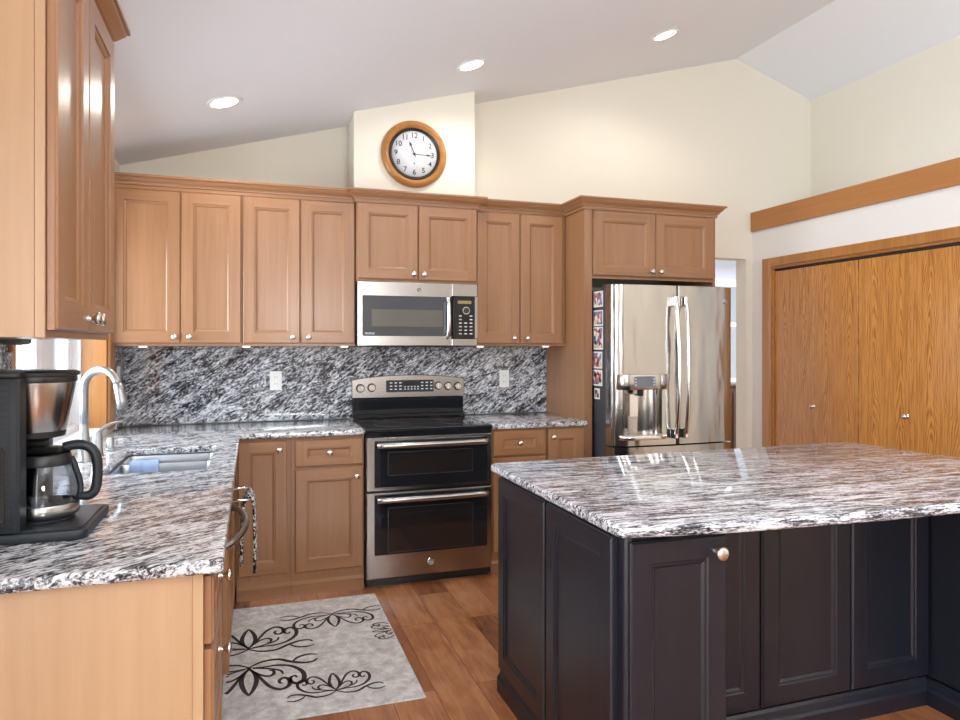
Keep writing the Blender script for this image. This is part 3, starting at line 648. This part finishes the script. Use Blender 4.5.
# ---- round brand emblem: ring with a script monogram
def emblem(parent, x, y, z, r, rotz=0):
    b = B(); b.lathe([(0, 0), (r, 0), (r, .0025), (r*.86, .0034), (r*.80, .0022)], axis='-Y', seg=28); b.lathe([(r*.80, .0022), (0, .0022)], axis='-Y', seg=28, mi=1)
    o = build('emblem', b, [chrome, display_m], parent, local=True, loc=(x, y, z), rotz=rotz, smooth=.6)
    b = B()
    for ox in (-.22, .22):
        pts = [(r*(ox+.30*math.cos(a)*(1-.03*k)), -.0032, r*(.38*math.sin(a)*(1-.02*k))) for k, a in enumerate([.6+.42*i for i in range(15)])]
        b.tube(pts, r*.07, 6)
    b.tube([(r*(-.55+.11*i), -.0032, r*(-.05+.10*math.sin(i*.9))) for i in range(11)], r*.045, 6)
    build('monogram', b, chrome, o, local=True)
# ---- microwave
MX0, MX1, MY, MZ0, MZ1 = .606, 1.369, 4.165, 1.384, 1.7835
t = thing('microwave', 'stainless over-the-range microwave mounted above the stove', 'microwave', (.985, 4.35, MZ0))
b = B(); b.box(MX0, MX1, MY+.03, YB-.022, MZ0, MZ1); build('body', b, black_plastic, t)
b = B(); b.box(.608, 1.196, MY, MY+.028, MZ0+.004, MZ1-.001, .004); b.box(1.196, 1.367, MY, MY+.028, 1.70, MZ1-.001, .004); b.box(1.196, 1.367, MY, MY+.028, MZ0+.004, 1.436, .004); b.box(1.349, 1.367, MY, MY+.028, 1.436, 1.70)
dr = build('door', b, steel, t)
b = B(); b.prism(rrect(.634, 1.192, 1.449, 1.696, .008, 3), MY-.002, MY-.0004, axis='Y'); pw = build('window_glass', b, micro_glass, dr)
b = B(); b.prism(rrect(.690, 1.139, 1.508, 1.612, .004, 3), MY-.0030, MY-.0021, axis='Y'); build('window_mesh', b, micro_window, dr)
b = B(); b.tube(catmull([(1.166, MY-.001, 1.690), (1.166, MY-.018, 1.686), (1.168, MY-.030, 1.65), (1.169, MY-.036, 1.57), (1.168, MY-.030, 1.49), (1.166, MY-.018, 1.447), (1.166, MY-.001, 1.443)], 6), .0125, 12); build('handle', b, chrome, dr)
b = B(); b.box(1.205, 1.349, MY-.002, MY+.02, 1.438, 1.698, .001)
b.box(1.235, 1.325, MY-.0026, MY-.0019, 1.655, 1.675, mi=2)
for r_ in range(6):
    for c_ in range(3):
        if r_ < 2 and c_ == 1: continue
        x, z = 1.252+c_*.035, 1.578-r_*.0225; b.box(x-.009, x+.009, MY-.0026, MY-.0019, z-.0035, z+.0035, mi=1)
cp = build('control_panel', b, [black_glass, button_m, mat('amber_display', (.30, .24, .10), .3)], t)
b = B(); b.lathe([(0, .012), (.016, .012), (.019, .009), (.0195, 0), (0, 0)], (1.290, MY-.002, 1.612), '-Y'); b.lathe([(.0195, 0), (.024, 0), (.024, .003), (.0195, .003)], (1.290, MY-.002, 1.612), '-Y', mi=1); build('dial', b, [black_plastic, chrome], cp, smooth=.6)
emblem(t, .985, MY-.0005, 1.738, .0135)
b = B(); b.merge(textmesh('PROFILE', .016, 'LEFT'), 0, Matrix.Translation((.650, MY-.0025, 1.464)) @ TXT); build('lettering', b, button_m, dr)
b = B(); b.box(.70, 1.28, MY+.06, MY+.2, MZ0-.004, MZ0-.0005); build('vent_grille', b, black_plastic, t)

# ---- double-oven range
RX0, RX1, RY = .616, 1.374, 3.908
t = thing('range', 'stainless double-oven electric range with a black glass cooktop', 'stove', (.995, 4.2, 0))
b = B(); b.box(RX0, RX1, 3.948, 4.545, .03, .895); build('body', b, black_plastic, t)
b = B(); b.box(RX0-.001, RX1+.001, 3.905, 4.46, .8955, .916, .006, seg=2); b.box(RX0, RX1, 3.915, 3.947, .866, .895, .003); ct = build('cooktop', b, black_glass, t)
for x, y, r in ((.80, 4.09, .105), (1.19, 4.09, .085), (.80, 4.33, .075), (1.19, 4.33, .09)):
    b = B(); b.lathe([(r-.002, 0), (r, 0), (r, .0004), (r-.002, .0004)], (x, y, .9162), seg=40); build('burner_ring', b, display_m, ct)
def oven_door(z0, z1, gz0, gz1, wz0, wz1, hz):
    b = B(); b.box(RX0+.002, RX1-.002, RY, 3.946, z0, z1, .004); d = build('oven_door', b, steel, t)
    b = B(); b.prism(rrect(.664, 1.343, gz0, gz1, .006, 3), RY-.002, RY-.0003, axis='Y'); build('glass_panel', b, black_glass, d)
    b = B(); b.prism(rrect(.745, 1.250, wz0, wz1, .008, 3), RY-.0028, RY-.0021, axis='Y'); 
    b2 = rrect(.743, 1.252, wz0-.002, wz1+.002, .008, 3); build('window', b, oven_glass, d)
    b = B(); A = [b.bm.verts.new((x, RY-.0026, z)) for x, z in rrect(.741, 1.254, wz0-.004, wz1+.004, .010, 3)]; Q = [b.bm.verts.new((x, RY-.0026, z)) for x, z in rrect(.744, 1.251, wz0-.001, wz1+.001, .008, 3)]
    for i in range(len(A)): b.bm.faces.new([A[i], A[(i+1) % len(A)], Q[(i+1) % len(A)], Q[i]])
    build('window_border', b, mat('window_border_grey', (.05, .05, .055), .3), d)
    b = B(); pts = [(.672+.664*i/16, RY-.045-.014*math.sin(PI*i/16), hz) for i in range(17)]; b.tube(pts, .0175, 12, flat=None)
    for x in (.690, 1.318): b.box(x-.014, x+.014, RY-.048, RY-.0005, hz-.012, hz+.012, .004)
    build('handle', b, steel, d)
    return d
oven_door(.557, .864, .578, .845, .647, .775, .822)
d2 = oven_door(.055, .546, .190, .535, .205, .455, .512)
emblem(t, .995, RY-.0005, .128, .021)
b = B(); b.box(RX0+.01, RX1-.01, 3.955, 4.40, .0, .03); b.box(RX0+.004, RX1-.004, 3.93, 3.955, .022, .054); build('base', b, black_plastic, t)
# backguard
b = B(); top = [(RX0+(RX1-RX0)*i/24, 1.166+.031*math.sin(PI*i/24)**.7) for i in range(25)]
b.prism([(RX0, 1.048), (RX1, 1.048)]+top[::-1], 4.478, 4.546, .003, 1, axis='Y'); bgd = build('backguard', b, steel, t)
b = B(); b.box(RX0+.004, RX1-.004, 4.488, 4.546, .917, 1.0475, .004); b.box(RX0+.002, RX1-.002, 4.455, 4.49, .917, .945, .006); build('backguard_riser', b, black_glass, t)
b = B(); b.prism(rrect(.838, 1.158, 1.083, 1.162, .004, 3), 4.4755, 4.4778, axis='Y')
b.box(.955, 1.055, 4.4750, 4.4756, 1.125, 1.153, mi=2)
for r_ in range(3):
    for k in range(3):
        for x0 in (.862, 1.072): b.box(x0+k*.031, x0+k*.031+.016, 4.4749, 4.4756, 1.099+r_*.021, 1.106+r_*.021, mi=1)
for r_ in range(2):
    for k in range(5): b.box(.958+k*.022, .958+k*.022+.011, 4.4749, 4.4756, 1.099+r_*.0155, 1.106+r_*.0155, mi=1)
build('control_panel', b, [mat('panel_glass', (.03, .035, .045), .12), button_m, black_glass], bgd)
for x, z in ((.668, 1.113), (.742, 1.116), (1.190, 1.122), (1.258, 1.118), (1.326, 1.116)):
    b = B(); b.lathe([(0, .024), (.020, .024), (.0225, .021), (.024, .004), (0, .004)], (x, 4.4775, z), '-Y'); b.lathe([(0, 0), (.0285, 0), (.0285, .0035), (0, .004)], (x, 4.4775, z), '-Y', mi=1)
    b.box(x-.0035, x+.0035, 4.4475, 4.4535, z-.019, z+.019, .001); build('knob', b, [chrome, black_plastic], bgd, smooth=.6)

# ---- refrigerator
FX0, FX1, FXC, FY = 2.088, 2.968, 2.530, 3.735
t = thing('refrigerator', 'stainless french-door refrigerator with ice and water dispenser in its left door', 'refrigerator', (2.53, 4.1, 0))
b = B(); b.box(FX0+.002, FX1-.002, 3.812, 4.50, .02, 1.745, .006); build('body', b, body_grey, t)
for x in (FX0+.02, FX1-.12): b = B(); b.box(x, x+.10, 3.80, 3.90, 1.7455, 1.775, .006); build('hinge_cover', b, body_grey, t)
b = B(); b.box(FX0+.03, FX1-.03, 3.83, 4.45, 0, .0195); build('foot_grille', b, black_plastic, t)
def fyx(x): u = (x-FXC)/.44; return 3.690+.016*u*u+.030*max(0, (abs(u)-.84)/.16)**2
def fridge_door(x0, x1, z0, z1, hole=None, er=.010):
    b = B(); s = b.bm; n = 22
    xs = sorted(set([x0+er*.3, x0+er]+[x0+er+(x1-x0-2*er)*i/n for i in range(n+1)]+[x1-er*.3]+([hole[0], hole[1]] if hole else [])))
    zs = sorted(set([z0, z1]+([hole[2], hole[3]] if hole else [])))
    def yy(x):
        e = 0
        if x < x0+er: e = er*.45
        if x > x1-er: e = er*.45
        return fyx(x)+e
    cols = [(x0, 3.805), (x0, fyx(x0)+er)]+[(x, yy(x)) for x in xs]+[(x1, fyx(x1)+er), (x1, 3.805)]
    G = [[s.verts.new((x, y, z)) for z in zs] for x, y in cols]
    for i in range(len(cols)-1):
        for j in range(len(zs)-1):
            xm = (cols[i][0]+cols[i+1][0])/2; zm = (zs[j]+zs[j+1])/2
            if hole and hole[0] < xm < hole[1] and hole[2] < zm < hole[3] and 1 < i < len(cols)-3: continue
            f = s.faces.new([G[i][j], G[i+1][j], G[i+1][j+1], G[i][j+1]]); f.smooth = True
    s.faces.new([g[0] for g in G]); s.faces.new([g[-1] for g in G][::-1])
    for j in range(len(zs)-1): s.faces.new([G[0][j], G[0][j+1], G[-1][j+1], G[-1][j]])
    return b
HO = (2.150, 2.418, .842, 1.118)
b = fridge_door(FX0, FXC-.003, .775, 1.765, HO); dl = build('left_door', b, fridge_steel, t, smooth=.5)
b = fridge_door(FXC+.003, FX1, .775, 1.765); rd = build('right_door', b, fridge_steel, t, smooth=.5)
b = fridge_door(FX0, FX1, .09, .765); fz = build('freezer_drawer', b, fridge_steel, t, smooth=.5)
b = B(); b.tube([(2.18+.7*i/12, fyx(2.18+.7*i/12)-.045, .69) for i in range(13)], .013, 10)
for x in (2.2, 2.86): b.box(x-.012, x+.012, fyx(x)-.045, fyx(x)+.002, .68, .70, .003)
build('handle', b, chrome, fz)
# dispenser cavity: half-round back, paddle, tray and control bar
b = B(); hx0, hx1, hz0, hz1 = HO; cx_ = (hx0+hx1)/2; rr = (hx1-hx0)/2
ca = [(cx_-rr*math.cos(a), 3.704+.088*math.sin(a)) for a in [PI*i/16 for i in range(17)]]
ca = [(hx0, fyx(hx0)+.0005)]+ca[1:-1]+[(hx1, fyx(hx1)+.0005)]
lo = [b.bm.verts.new((x, y, hz0)) for x, y in ca]; hi = [b.bm.verts.new((x, y, hz1)) for x, y in ca]
for i in range(len(ca)-1): f = b.bm.faces.new([lo[i], lo[i+1], hi[i+1], hi[i]]); f.smooth = True
b.bm.faces.new(lo); b.bm.faces.new(hi[::-1]); cav = build('dispenser_cavity', b, fridge_steel, dl, smooth=.7)
b = B(); b.box(2.225, 2.285, 3.752, 3.760, .945, 1.09, .003); build('dispenser_paddle', b, nickel, cav)
b = B(); b.lathe([(0, 0), (.016, 0), (.02, .02), (.02, .04), (0, .04)], (2.29, 3.735, 1.078)); build('dispenser_nozzle', b, black_plastic, cav)
def ribbon(x0, x1, z0, z1, dy, back):
    b = B(); n = 14; o = []
    for i in range(n+1): x = x0+(x1-x0)*i/n; o.append((x, fyx(x)-dy*min(1, .35+4*min(i, n-i)/n)))
    for i in range(n, -1, -1): x = x0+(x1-x0)*i/n; o.append((x, fyx(x)-back))
    b.prism(o, z0, z1, .003, 2); return b
build('dispenser_hood', ribbon(2.112, 2.448, 1.120, 1.214, .030, .0005), fridge_steel, dl, smooth=.5)
b = ribbon(2.208, 2.352, 1.136, 1.202, .0315, .0302)
for x in (2.213, 2.337):
    for k in range(3):
        z = 1.146+k*.018; y = fyx(x)-.0325; b.box(x, x+.011, y, y+.001, z, z+.007, mi=1)
build('dispenser_panel', b, [display_m, button_m], dl)
build('dispenser_tray', ribbon(2.126, 2.440, .812, .838, .040, .0005), nickel, dl, smooth=.5)
for sgn, par in ((-1, dl), (1, rd)):
    x = FXC+sgn*.036; y0 = fyx(x)
    pts = catmull([(x, y0-.030, .835), (x, y0-.045, .88), (x-sgn*.002, y0-.062, 1.02), (x-sgn*.004, y0-.072, 1.25), (x-sgn*.002, y0-.062, 1.48), (x, y0-.045, 1.63), (x, y0-.030, 1.675)], 8)
    b = B(); b.tube(pts, .0125, 14)
    for z in (.845, 1.665): b.box(x-.014, x+.014, y0-.045, y0-.0005, z-.032, z+.032, .006, seg=2)
    build('handle', b, chrome, par)
emblem(rd, 2.893, fyx(2.893)-.0008, 1.672, .016, math.atan(2*.016*(2.893-FXC)/.44**2))
# photographs held on the side of the fridge
for i, (y0, y1, z0, z1) in enumerate(((3.842, 3.965, 1.635, 1.735), (3.842, 3.965, 1.515, 1.615), (3.842, 3.965, 1.365, 1.508), (3.852, 3.975, 1.245, 1.352), (3.852, 3.975, 1.135, 1.236), (3.885, 3.95, 1.05, 1.118))):
    b = B(); b.box(FX0-.0012, FX0+.0015, y0, y1, z0, z1); b.box(FX0-.0018, FX0-.0012, y0+.008, y1-.008, z0+.010, z1-.008, mi=1)
    n_ = ('topmost of the column', 'second from the top', 'largest, third from the top', 'fourth from the top', 'fifth from the top', 'smallest, at the bottom')[i]
    tag(build('photo_magnet', b, [white_m, photo_mat('snapshot_print', i+1)]), 'white-edged snapshot on the dark side of the refrigerator, '+n_, 'photo', 'snapshots on the fridge side')

# ---- wall clock
t = thing('wall_clock', 'round oak-framed wall clock above the microwave cabinet, showing a quarter past eleven', 'clock', (.975, 4.264, 2.60))
kx, kz, ky = .975, 2.601, 4.264
b = B(); b.lathe([(.150, 0), (.208, 0), (.212, .008), (.208, .022), (.198, .034), (.184, .038), (.172, .032), (.166, .022), (.160, .022), (.158, .020)], (kx, ky, kz), '-Y', 56); build('frame', b, clock_oak, t, smooth=.6)
b = B(); b.lathe([(.146, .016), (.160, .028), (.165, .022), (.165, .010)], (kx, ky, kz), '-Y', 56); build('bezel', b, black_plastic, t, smooth=.9)
b = B(); b.lathe([(0, .012), (.158, .012), (.158, .002), (0, .002)], (kx, ky, kz), '-Y', 56)
dial = build('dial', b, dial_m, t)
b = B()
for i in range(1, 13):
    a = PI/2-i*PI/6; x, z = kx+.118*math.cos(a), kz+.116*math.sin(a); b.merge(textmesh(str(i), .046), 0, Matrix.Translation((x, ky-.0126, z)) @ TXT)
for i in range(60):
    a = i*PI/30; r0, r1 = .139, .144; dx_, dz_ = math.cos(a), math.sin(a); wv = .0007 if i % 5 else .0015
    b.face([(kx+r0*dx_-wv*dz_, ky-.0123, kz+r0*dz_+wv*dx_), (kx+r0*dx_+wv*dz_, ky-.0123, kz+r0*dz_-wv*dx_), (kx+r1*dx_+wv*dz_, ky-.0123, kz+r1*dz_-wv*dx_), (kx+r1*dx_-wv*dz_, ky-.0123, kz+r1*dz_+wv*dx_)])
b.lathe([(0, .0125), (.005, .0125), (.005, .0121)], (kx, ky, kz-.058), '-Y', 12)
build('numerals', b, black_plastic, dial)
def hand(name, ang, ln, w0):
    b = B(); d = Vector((math.sin(ang), 0, math.cos(ang))); n = Vector((d.z, 0, -d.x)); c0 = Vector((kx, ky-.0155, kz))
    o = [c0-d*.02-n*w0*.5, c0+d*ln*.62-n*w0*.5, c0+d*ln*.72-n*w0*1.7, c0+d*ln, c0+d*ln*.72+n*w0*1.7, c0+d*ln*.62+n*w0*.5, c0-d*.02+n*w0*.5]
    lo = [b.bm.verts.new(p) for p in o]; hi = [b.bm.verts.new(p+Vector((0, -.001, 0))) for p in o]; b.bm.faces.new(lo); b.bm.faces.new(hi[::-1])
    for i in range(len(o)): b.bm.faces.new([lo[i], lo[(i+1) % len(o)], hi[(i+1) % len(o)], hi[i]])
    build(name, b, black_plastic, t)
hand('hour_hand', math.radians(-22.5), .085, .005); hand('minute_hand', math.radians(91), .118, .003)
b = B(); b.lathe([(0, 0), (.007, 0), (.007, .007), (0, .008)], (kx, ky-.012, kz), '-Y', 14); build('hub', b, black_plastic, t)

# ---- recessed lights (slope with the ceiling)
sl = math.atan(.27568)
for i, (x, y, n_) in enumerate(((-.134, 3.742, 'leftmost, nearest the sink window'), (1.197, 3.757, 'middle one above the stove'), (2.479, 3.751, 'rightmost, above the fridge'))):
    t = thing('recessed_light', 'round white recessed downlight in the sloped ceiling, '+n_, 'ceiling light', (x, y, cz(x)), 'recessed downlights in the sloped ceiling'); t.rotation_euler = (0, -sl, 0)
    b = B(); b.lathe([(.066, -.001), (.090, -.001), (.090, -.006), (.084, -.009), (.070, -.006)], seg=40); build('trim_ring', b, white_m, t, local=True, smooth=.7)
    b = B(); b.lathe([(0, -.004), (.066, -.004), (.066, -.002), (0, -.002)], seg=32); build('lens', b, lens_m, t, local=True)
    l = bpy.data.lights.new('downlight_glow', 'SPOT'); l.energy = 15; l.spot_size = 2.95; l.spot_blend = .5; l.shadow_soft_size = .07; l.color = (1, .95, .87)
    lo_ = bpy.data.objects.new('downlight_glow', l); C.objects.link(lo_); lo_.parent = t; lo_.location = (0, 0, -.03); lo_.rotation_euler = (0, sl, 0)

# ---- closet with bifold leaves
b = B(); cw = .082
b.box(XR-.018, XR, CY1, CY1+cw, 0, CZ+.068, .004); b.box(XR-.018, XR, CY0-cw, CY0, 0, CZ+.068, .004); b.box(XR-.018, XR, CY0, CY1, CZ, CZ+.068, .004)
b.box(XR, XR+.1, CY1-.016, CY1-.0005, 0, CZ-.001); b.box(XR, XR+.1, CY0+.0005, CY0+.016, 0, CZ-.001); b.box(XR, XR+.1, CY0+.016, CY1-.016, CZ-.017, CZ-.001)
struct('trim_2', b, oak_trim_v)
b = B(); b.box(XR+.022, XR+.05, CY0+.018, CY1-.018, CZ-.032, CZ-.018); struct('trim_3', b, dark_slot)
lw = (CY1-CY0-.032-.012)/4
for d, ln in enumerate(('left-hand oak bifold closet door, nearest the passage', 'right-hand oak bifold closet door, cut by the frame edge')):
    y_hi = CY1-.018-d*(2*lw+.006)
    t = thing('bifold_door', ln, 'door', (XR+.035, y_hi-lw, .012))
    for k in range(2):
        a = y_hi-k*(lw+.001); b = B(); b.box(XR+.020, XR+.052, a-lw, a-.001, .012, CZ-.036, .0015); lf = build('leaf', b, oak_door, t)
        if k == (0 if d == 0 else 1):
            yk = a-lw+.022 if d == 0 else a-.022
            yk = 3.952 if d == 0 else 3.206
            b = B(); b.lathe([(0, 0), (.014, 0), (.009, .004), (.0075, .014), (.014, .02), (.0165, .026), (.012, .032), (0, .034)], (XR+.020, yk, .950), '-X', 20); build('knob', b, nickel, lf if (a-lw < yk < a) else t, smooth=.8)

# ---- kitchen island
IL = 'espresso island'
IX, IY = .955, 1.655            # carcase left face, front face of the door block
t = thing('kitchen_island', 'dark espresso kitchen island with panelled sides and a knee space', 'island', (1.8, 2.1, 0))
b = B(); b.box(IX, 1.288, 1.645, 2.600, .10, .880); b.box(1.288, 2.64, 2.000, 2.600, .10, .880); build('body', b, espresso, t)
b = B(); b.box(2.503, 2.64, 1.56, 1.999, .10, .880, .003); build('end_panel', b, espresso, t)
b = B(); prof = [(0, 0), (.022, 0), (.022, .055), (.017, .066), (.010, .072), (.008, .088), (0, .098)]
b.sweep([(IX+.004, 2.604), (IX+.004, 1.641), (1.284, 1.641), (1.284, 1.996), (2.499, 1.996), (2.499, 1.556), (2.644, 1.556), (2.644, 2.604), (IX+.004, 2.604)], prof)
build('base_molding', b, espresso, t)
ES = (espresso, espresso)
# the doors face the sink run (-X)
front(t, 'side_panel', .455, .762, (IX-.001, 2.586, .102), L_X, None, ES); front(t, 'side_panel', .445, .762, (IX-.001, 2.117, .102), L_X, None, ES)
b = B(); b.prism([(IX, 1.668), (IX-.001, 1.66), (IX+.002, 1.646), (IX+.010, 1.638), (IX+.022, 1.636), (IX+.022, 1.668)], .10, .880); build('corner_post', b, espresso, t, smooth=.9)
dr_ = front(t, 'door', .309, .757, (.957+.010, 1.643, .102), 0, (.270, .712), ES)
dr_.children[0].scale = (1.25, 1.25, 1.25)
for x in (1.300, 1.710, 2.118):
    front(t, 'back_panel', .402 if x < 2 else .384, .760, (x-.004, 1.999, .112), 0, None, ES, fw=.068)
# worktop of the island: bowed along the seating side
out = [(.915, 2.615), (.915, 1.64)]+[(.915+.03-.03*math.cos(a), 1.62-.03*math.sin(a)) for a in (.4, .8, 1.2)]
fr_ = catmull([(.96, 1.588, 0), (1.20, 1.549, 0), (1.60, 1.521, 0), (2.03, 1.510, 0), (2.45, 1.530, 0), (2.80, 1.590, 0)], 8)
out += [(p.x, p.y) for p in fr_]+[(2.85, 1.63), (2.865, 1.70), (2.862, 2.10), (2.812, 2.60), (2.800, 2.645), (2.765, 2.662), (.945, 2.634)]
b = B(); b.prism(out[::-1], .881, .914, .011, 3); tag(build('worktop', b, granite_island, smooth=.6), 'large bowed granite worktop on the dark kitchen island', 'worktop')

# ---- drip coffee maker and carafe
t = thing('coffee_maker', 'black drip coffee maker with a steel filter basket at the near end of the worktop', 'coffee maker', (-.55, 2.05, ZC1))
z0 = ZC1+.001
b = B(); b.prism(rrect(-.725, -.385, 1.905, 2.205, .022, 5), z0, z0+.024, .004, 2); b.prism(rrect(-.700, -.398, 1.92, 2.19, .018, 5), z0+.024, z0+.027); build('base', b, grey_plastic, t, smooth=.5)
b = B(); b.prism([(-.725, 1.905), (-.534, 1.905), (-.527, 1.911), (-.526, 1.955), (-.534, 1.962), (-.600, 1.964), (-.606, 1.975), (-.606, 2.135), (-.600, 2.146), (-.534, 2.148), (-.526, 2.155), (-.527, 2.199), (-.534, 2.205), (-.725, 2.205)], z0+.028, 1.312, .003, 2)
for k in range(22): b.box(-.700, -.548, 1.9035, 1.906, .96+k*.0155, .969+k*.0155)
tw = build('tower', b, grey_plastic, t, smooth=.5)
b = B(); b.prism([(x, z) for x, z in rrect(-.715, -.556, .955, 1.150, .014, 4)], 1.900, 1.9034, axis='Y'); build('water_window', b, black_glass, tw)
b = B(); bx, by = -.528, 2.052
b.lathe([(0, 1.165), (.062, 1.165), (.066, 1.172), (.088, 1.292), (.088, 1.296), (0, 1.296)], (bx, by, 0), seg=40); build('filter_basket', b, steel, t, smooth=.7)
b = B(); b.lathe([(.05, 1.1645), (.064, 1.1645), (.0665, 1.170), (.064, 1.156), (.035, 1.150), (.02, 1.142), (0, 1.142)], (bx, by, 0), seg=36); build('drip_spout', b, black_plastic, t, smooth=.7)
b = B(); b.lathe([(0, 1.297), (.090, 1.297), (.092, 1.303), (.090, 1.3125), (.097, 1.314), (.098, 1.322), (.09, 1.326), (0, 1.328)], (bx, by, 0), seg=40); b.prism(rrect(-.725, bx, 1.912, 2.195, .01, 3), 1.3125, 1.326, .003); build('lid', b, black_plastic, t, smooth=.6)
b = B(); b.lathe([(0, 0), (.070, 0), (.070, .004), (0, .004)], (-.512, 2.052, z0+.0275), seg=36); build('warming_plate', b, black_plastic, t)
t2 = thing('coffee_carafe', 'glass coffee carafe with black handle standing in the coffee maker', 'carafe', (-.488, 2.052, z0+.032))
gx, gy, gz = -.462, 2.052, z0+.033
gx = -.512
b = B(); b.lathe([(0, .001), (.060, .001), (.073, .010), (.078, .035), (.079, .06), (.074, .10), (.062, .14), (.056, .155), (.0545, .155), (.0605, .139), (.0725, .10), (.0775, .06), (.0765, .035), (.0715, .012), (.059, .003), (0, .003)], (gx, gy, gz), seg=44); build('glass_body', b, carafe_glass, t2, smooth=.9)
b = B(); b.lathe([(.0735, .004), (.0785, .006), (.0815, .012), (.0815, .034), (.0795, .037), (.0785, .034)], (gx, gy, gz), seg=44); build('steel_band', b, steel, t2, smooth=.6)
b = B(); b.lathe([(.0655, .135), (.067, .140), (.061, .158), (.058, .168), (.045, .178), (0, .181)], (gx, gy, gz), seg=40); b.lathe([(.0655, .135), (.062, .135), (.055, .156), (.058, .168)], (gx, gy, gz), seg=40); build('lid', b, black_plastic, t2, smooth=.7)
b = B(); hd_ = Vector((.90, .02, 0)).normalized()
def hp(r, z): return (gx+hd_.x*r, gy+hd_.y*r, gz+z)
b.tube(catmull([hp(.045, .176), hp(.075, .182), hp(.104, .174), hp(.120, .148), hp(.123, .10), hp(.118, .062), hp(.104, .047), hp(.082, .046)], 6), [.013]*20+[.0125]*20+[.011]*3, 12); b.tube(catmull([hp(.078, .04), hp(.083, .06), hp(.082, .085), hp(.073, .12), hp(.062, .150)], 5), .0075, 10); build('handle', b, grey_plastic, t2)

# ---- rug with scroll motifs
RX_0, RX_1, RY_0, RY_1 = -.112, .652, 2.635, 3.825
b = B(); b.box(RX_0, RX_1, RY_0, RY_1, .001, .008, .002)
def ribbon2(pts, wf):
    pts = [p for p in pts]; L = []; Rr = []; n = len(pts)
    for i, p in enumerate(pts):
        d = (pts[min(i+1, n-1)]-pts[max(i-1, 0)]); d.z = 0
        d.normalize(); nn = Vector((-d.y, d.x, 0)); w_ = wf(i/(n-1)); L.append(p+nn*w_); Rr.append(p-nn*w_)
    for i in range(n-1):
        q = [L[i], L[i+1], Rr[i+1], Rr[i]]
        if all(RX_0+.006 < v.x < RX_1-.004 and RY_0+.004 < v.y < RY_1-.004 for v in q): b.face([(v.x, v.y, .0086) for v in q], 1)
def palmette(cx, cy, ang, sc, wide=1.0):
    ca_, sa_ = math.cos(ang), math.sin(ang)
    def tf(P, m): return [Vector((cx+sc*((m*x*wide)*ca_-y*sa_), cy+sc*((m*x*wide)*sa_+y*ca_), 0)) for x, y in P]
    def stroke(P, w):
        for m in (1, -1): ribbon2(catmull(tf(P, m), 9), lambda t: 1.45*w*sc*(.45+.9*math.sin(PI*min(1, max(0, t*.9+.05)))))
    def spiral(c, r, a0, turns, sgn):
        return [(c[0]+r*(1-.82*k/14)*math.cos(a0+sgn*turns*2*PI*k/14), c[1]+r*(1-.82*k/14)*math.sin(a0+sgn*turns*2*PI*k/14)) for k in range(15)]
    stroke([(0, .02), (.15, .22), (.20, .5), (.12, .80), (0, 1.0)], .022)
    stroke([(0, 0), (.18, .22), (.36, .52), (.56, .80), (.82, .94), (1.04, .84), (1.06, .64), (.92, .54), (.80, .62), (.82, .72), (.90, .72)], .020)
    stroke([(0, -.02), (.40, .02), (.80, .02), (1.18, .14), (1.44, .40), (1.46, .68), (1.30, .82), (1.12, .74), (1.10, .58), (1.22, .52), (1.28, .60)], .022)
    stroke([(.06, .08), (.30, .30), (.52, .40), (.66, .34), (.66, .22), (.54, .18)], .017)
    stroke([(.10, .02), (.50, .10), (.84, .24), (.92, .40)], .015)
    stroke([(0, -.04), (.35, -.20), (.80, -.22), (1.15, -.06), (1.50, .06), (1.78, .06), (1.92, -.04)], .022)
    stroke([(1.20, -.04), (1.40, -.20), (1.70, -.26), (1.95, -.20)], .018)
palmette(.391, 3.595, PI, .165, .80); palmette(-.014, 3.305, 0, .225, .66); palmette(-.011, 3.10, PI, .240, .62)
palmette(.322, 2.798, 0, .150, .66); palmette(.655, 3.312, PI/2, .105, .62)
tag(build('rug', b, [rug_m, rug_dark]), 'light grey mottled rug with dark scroll motifs in front of the sink run', 'rug')
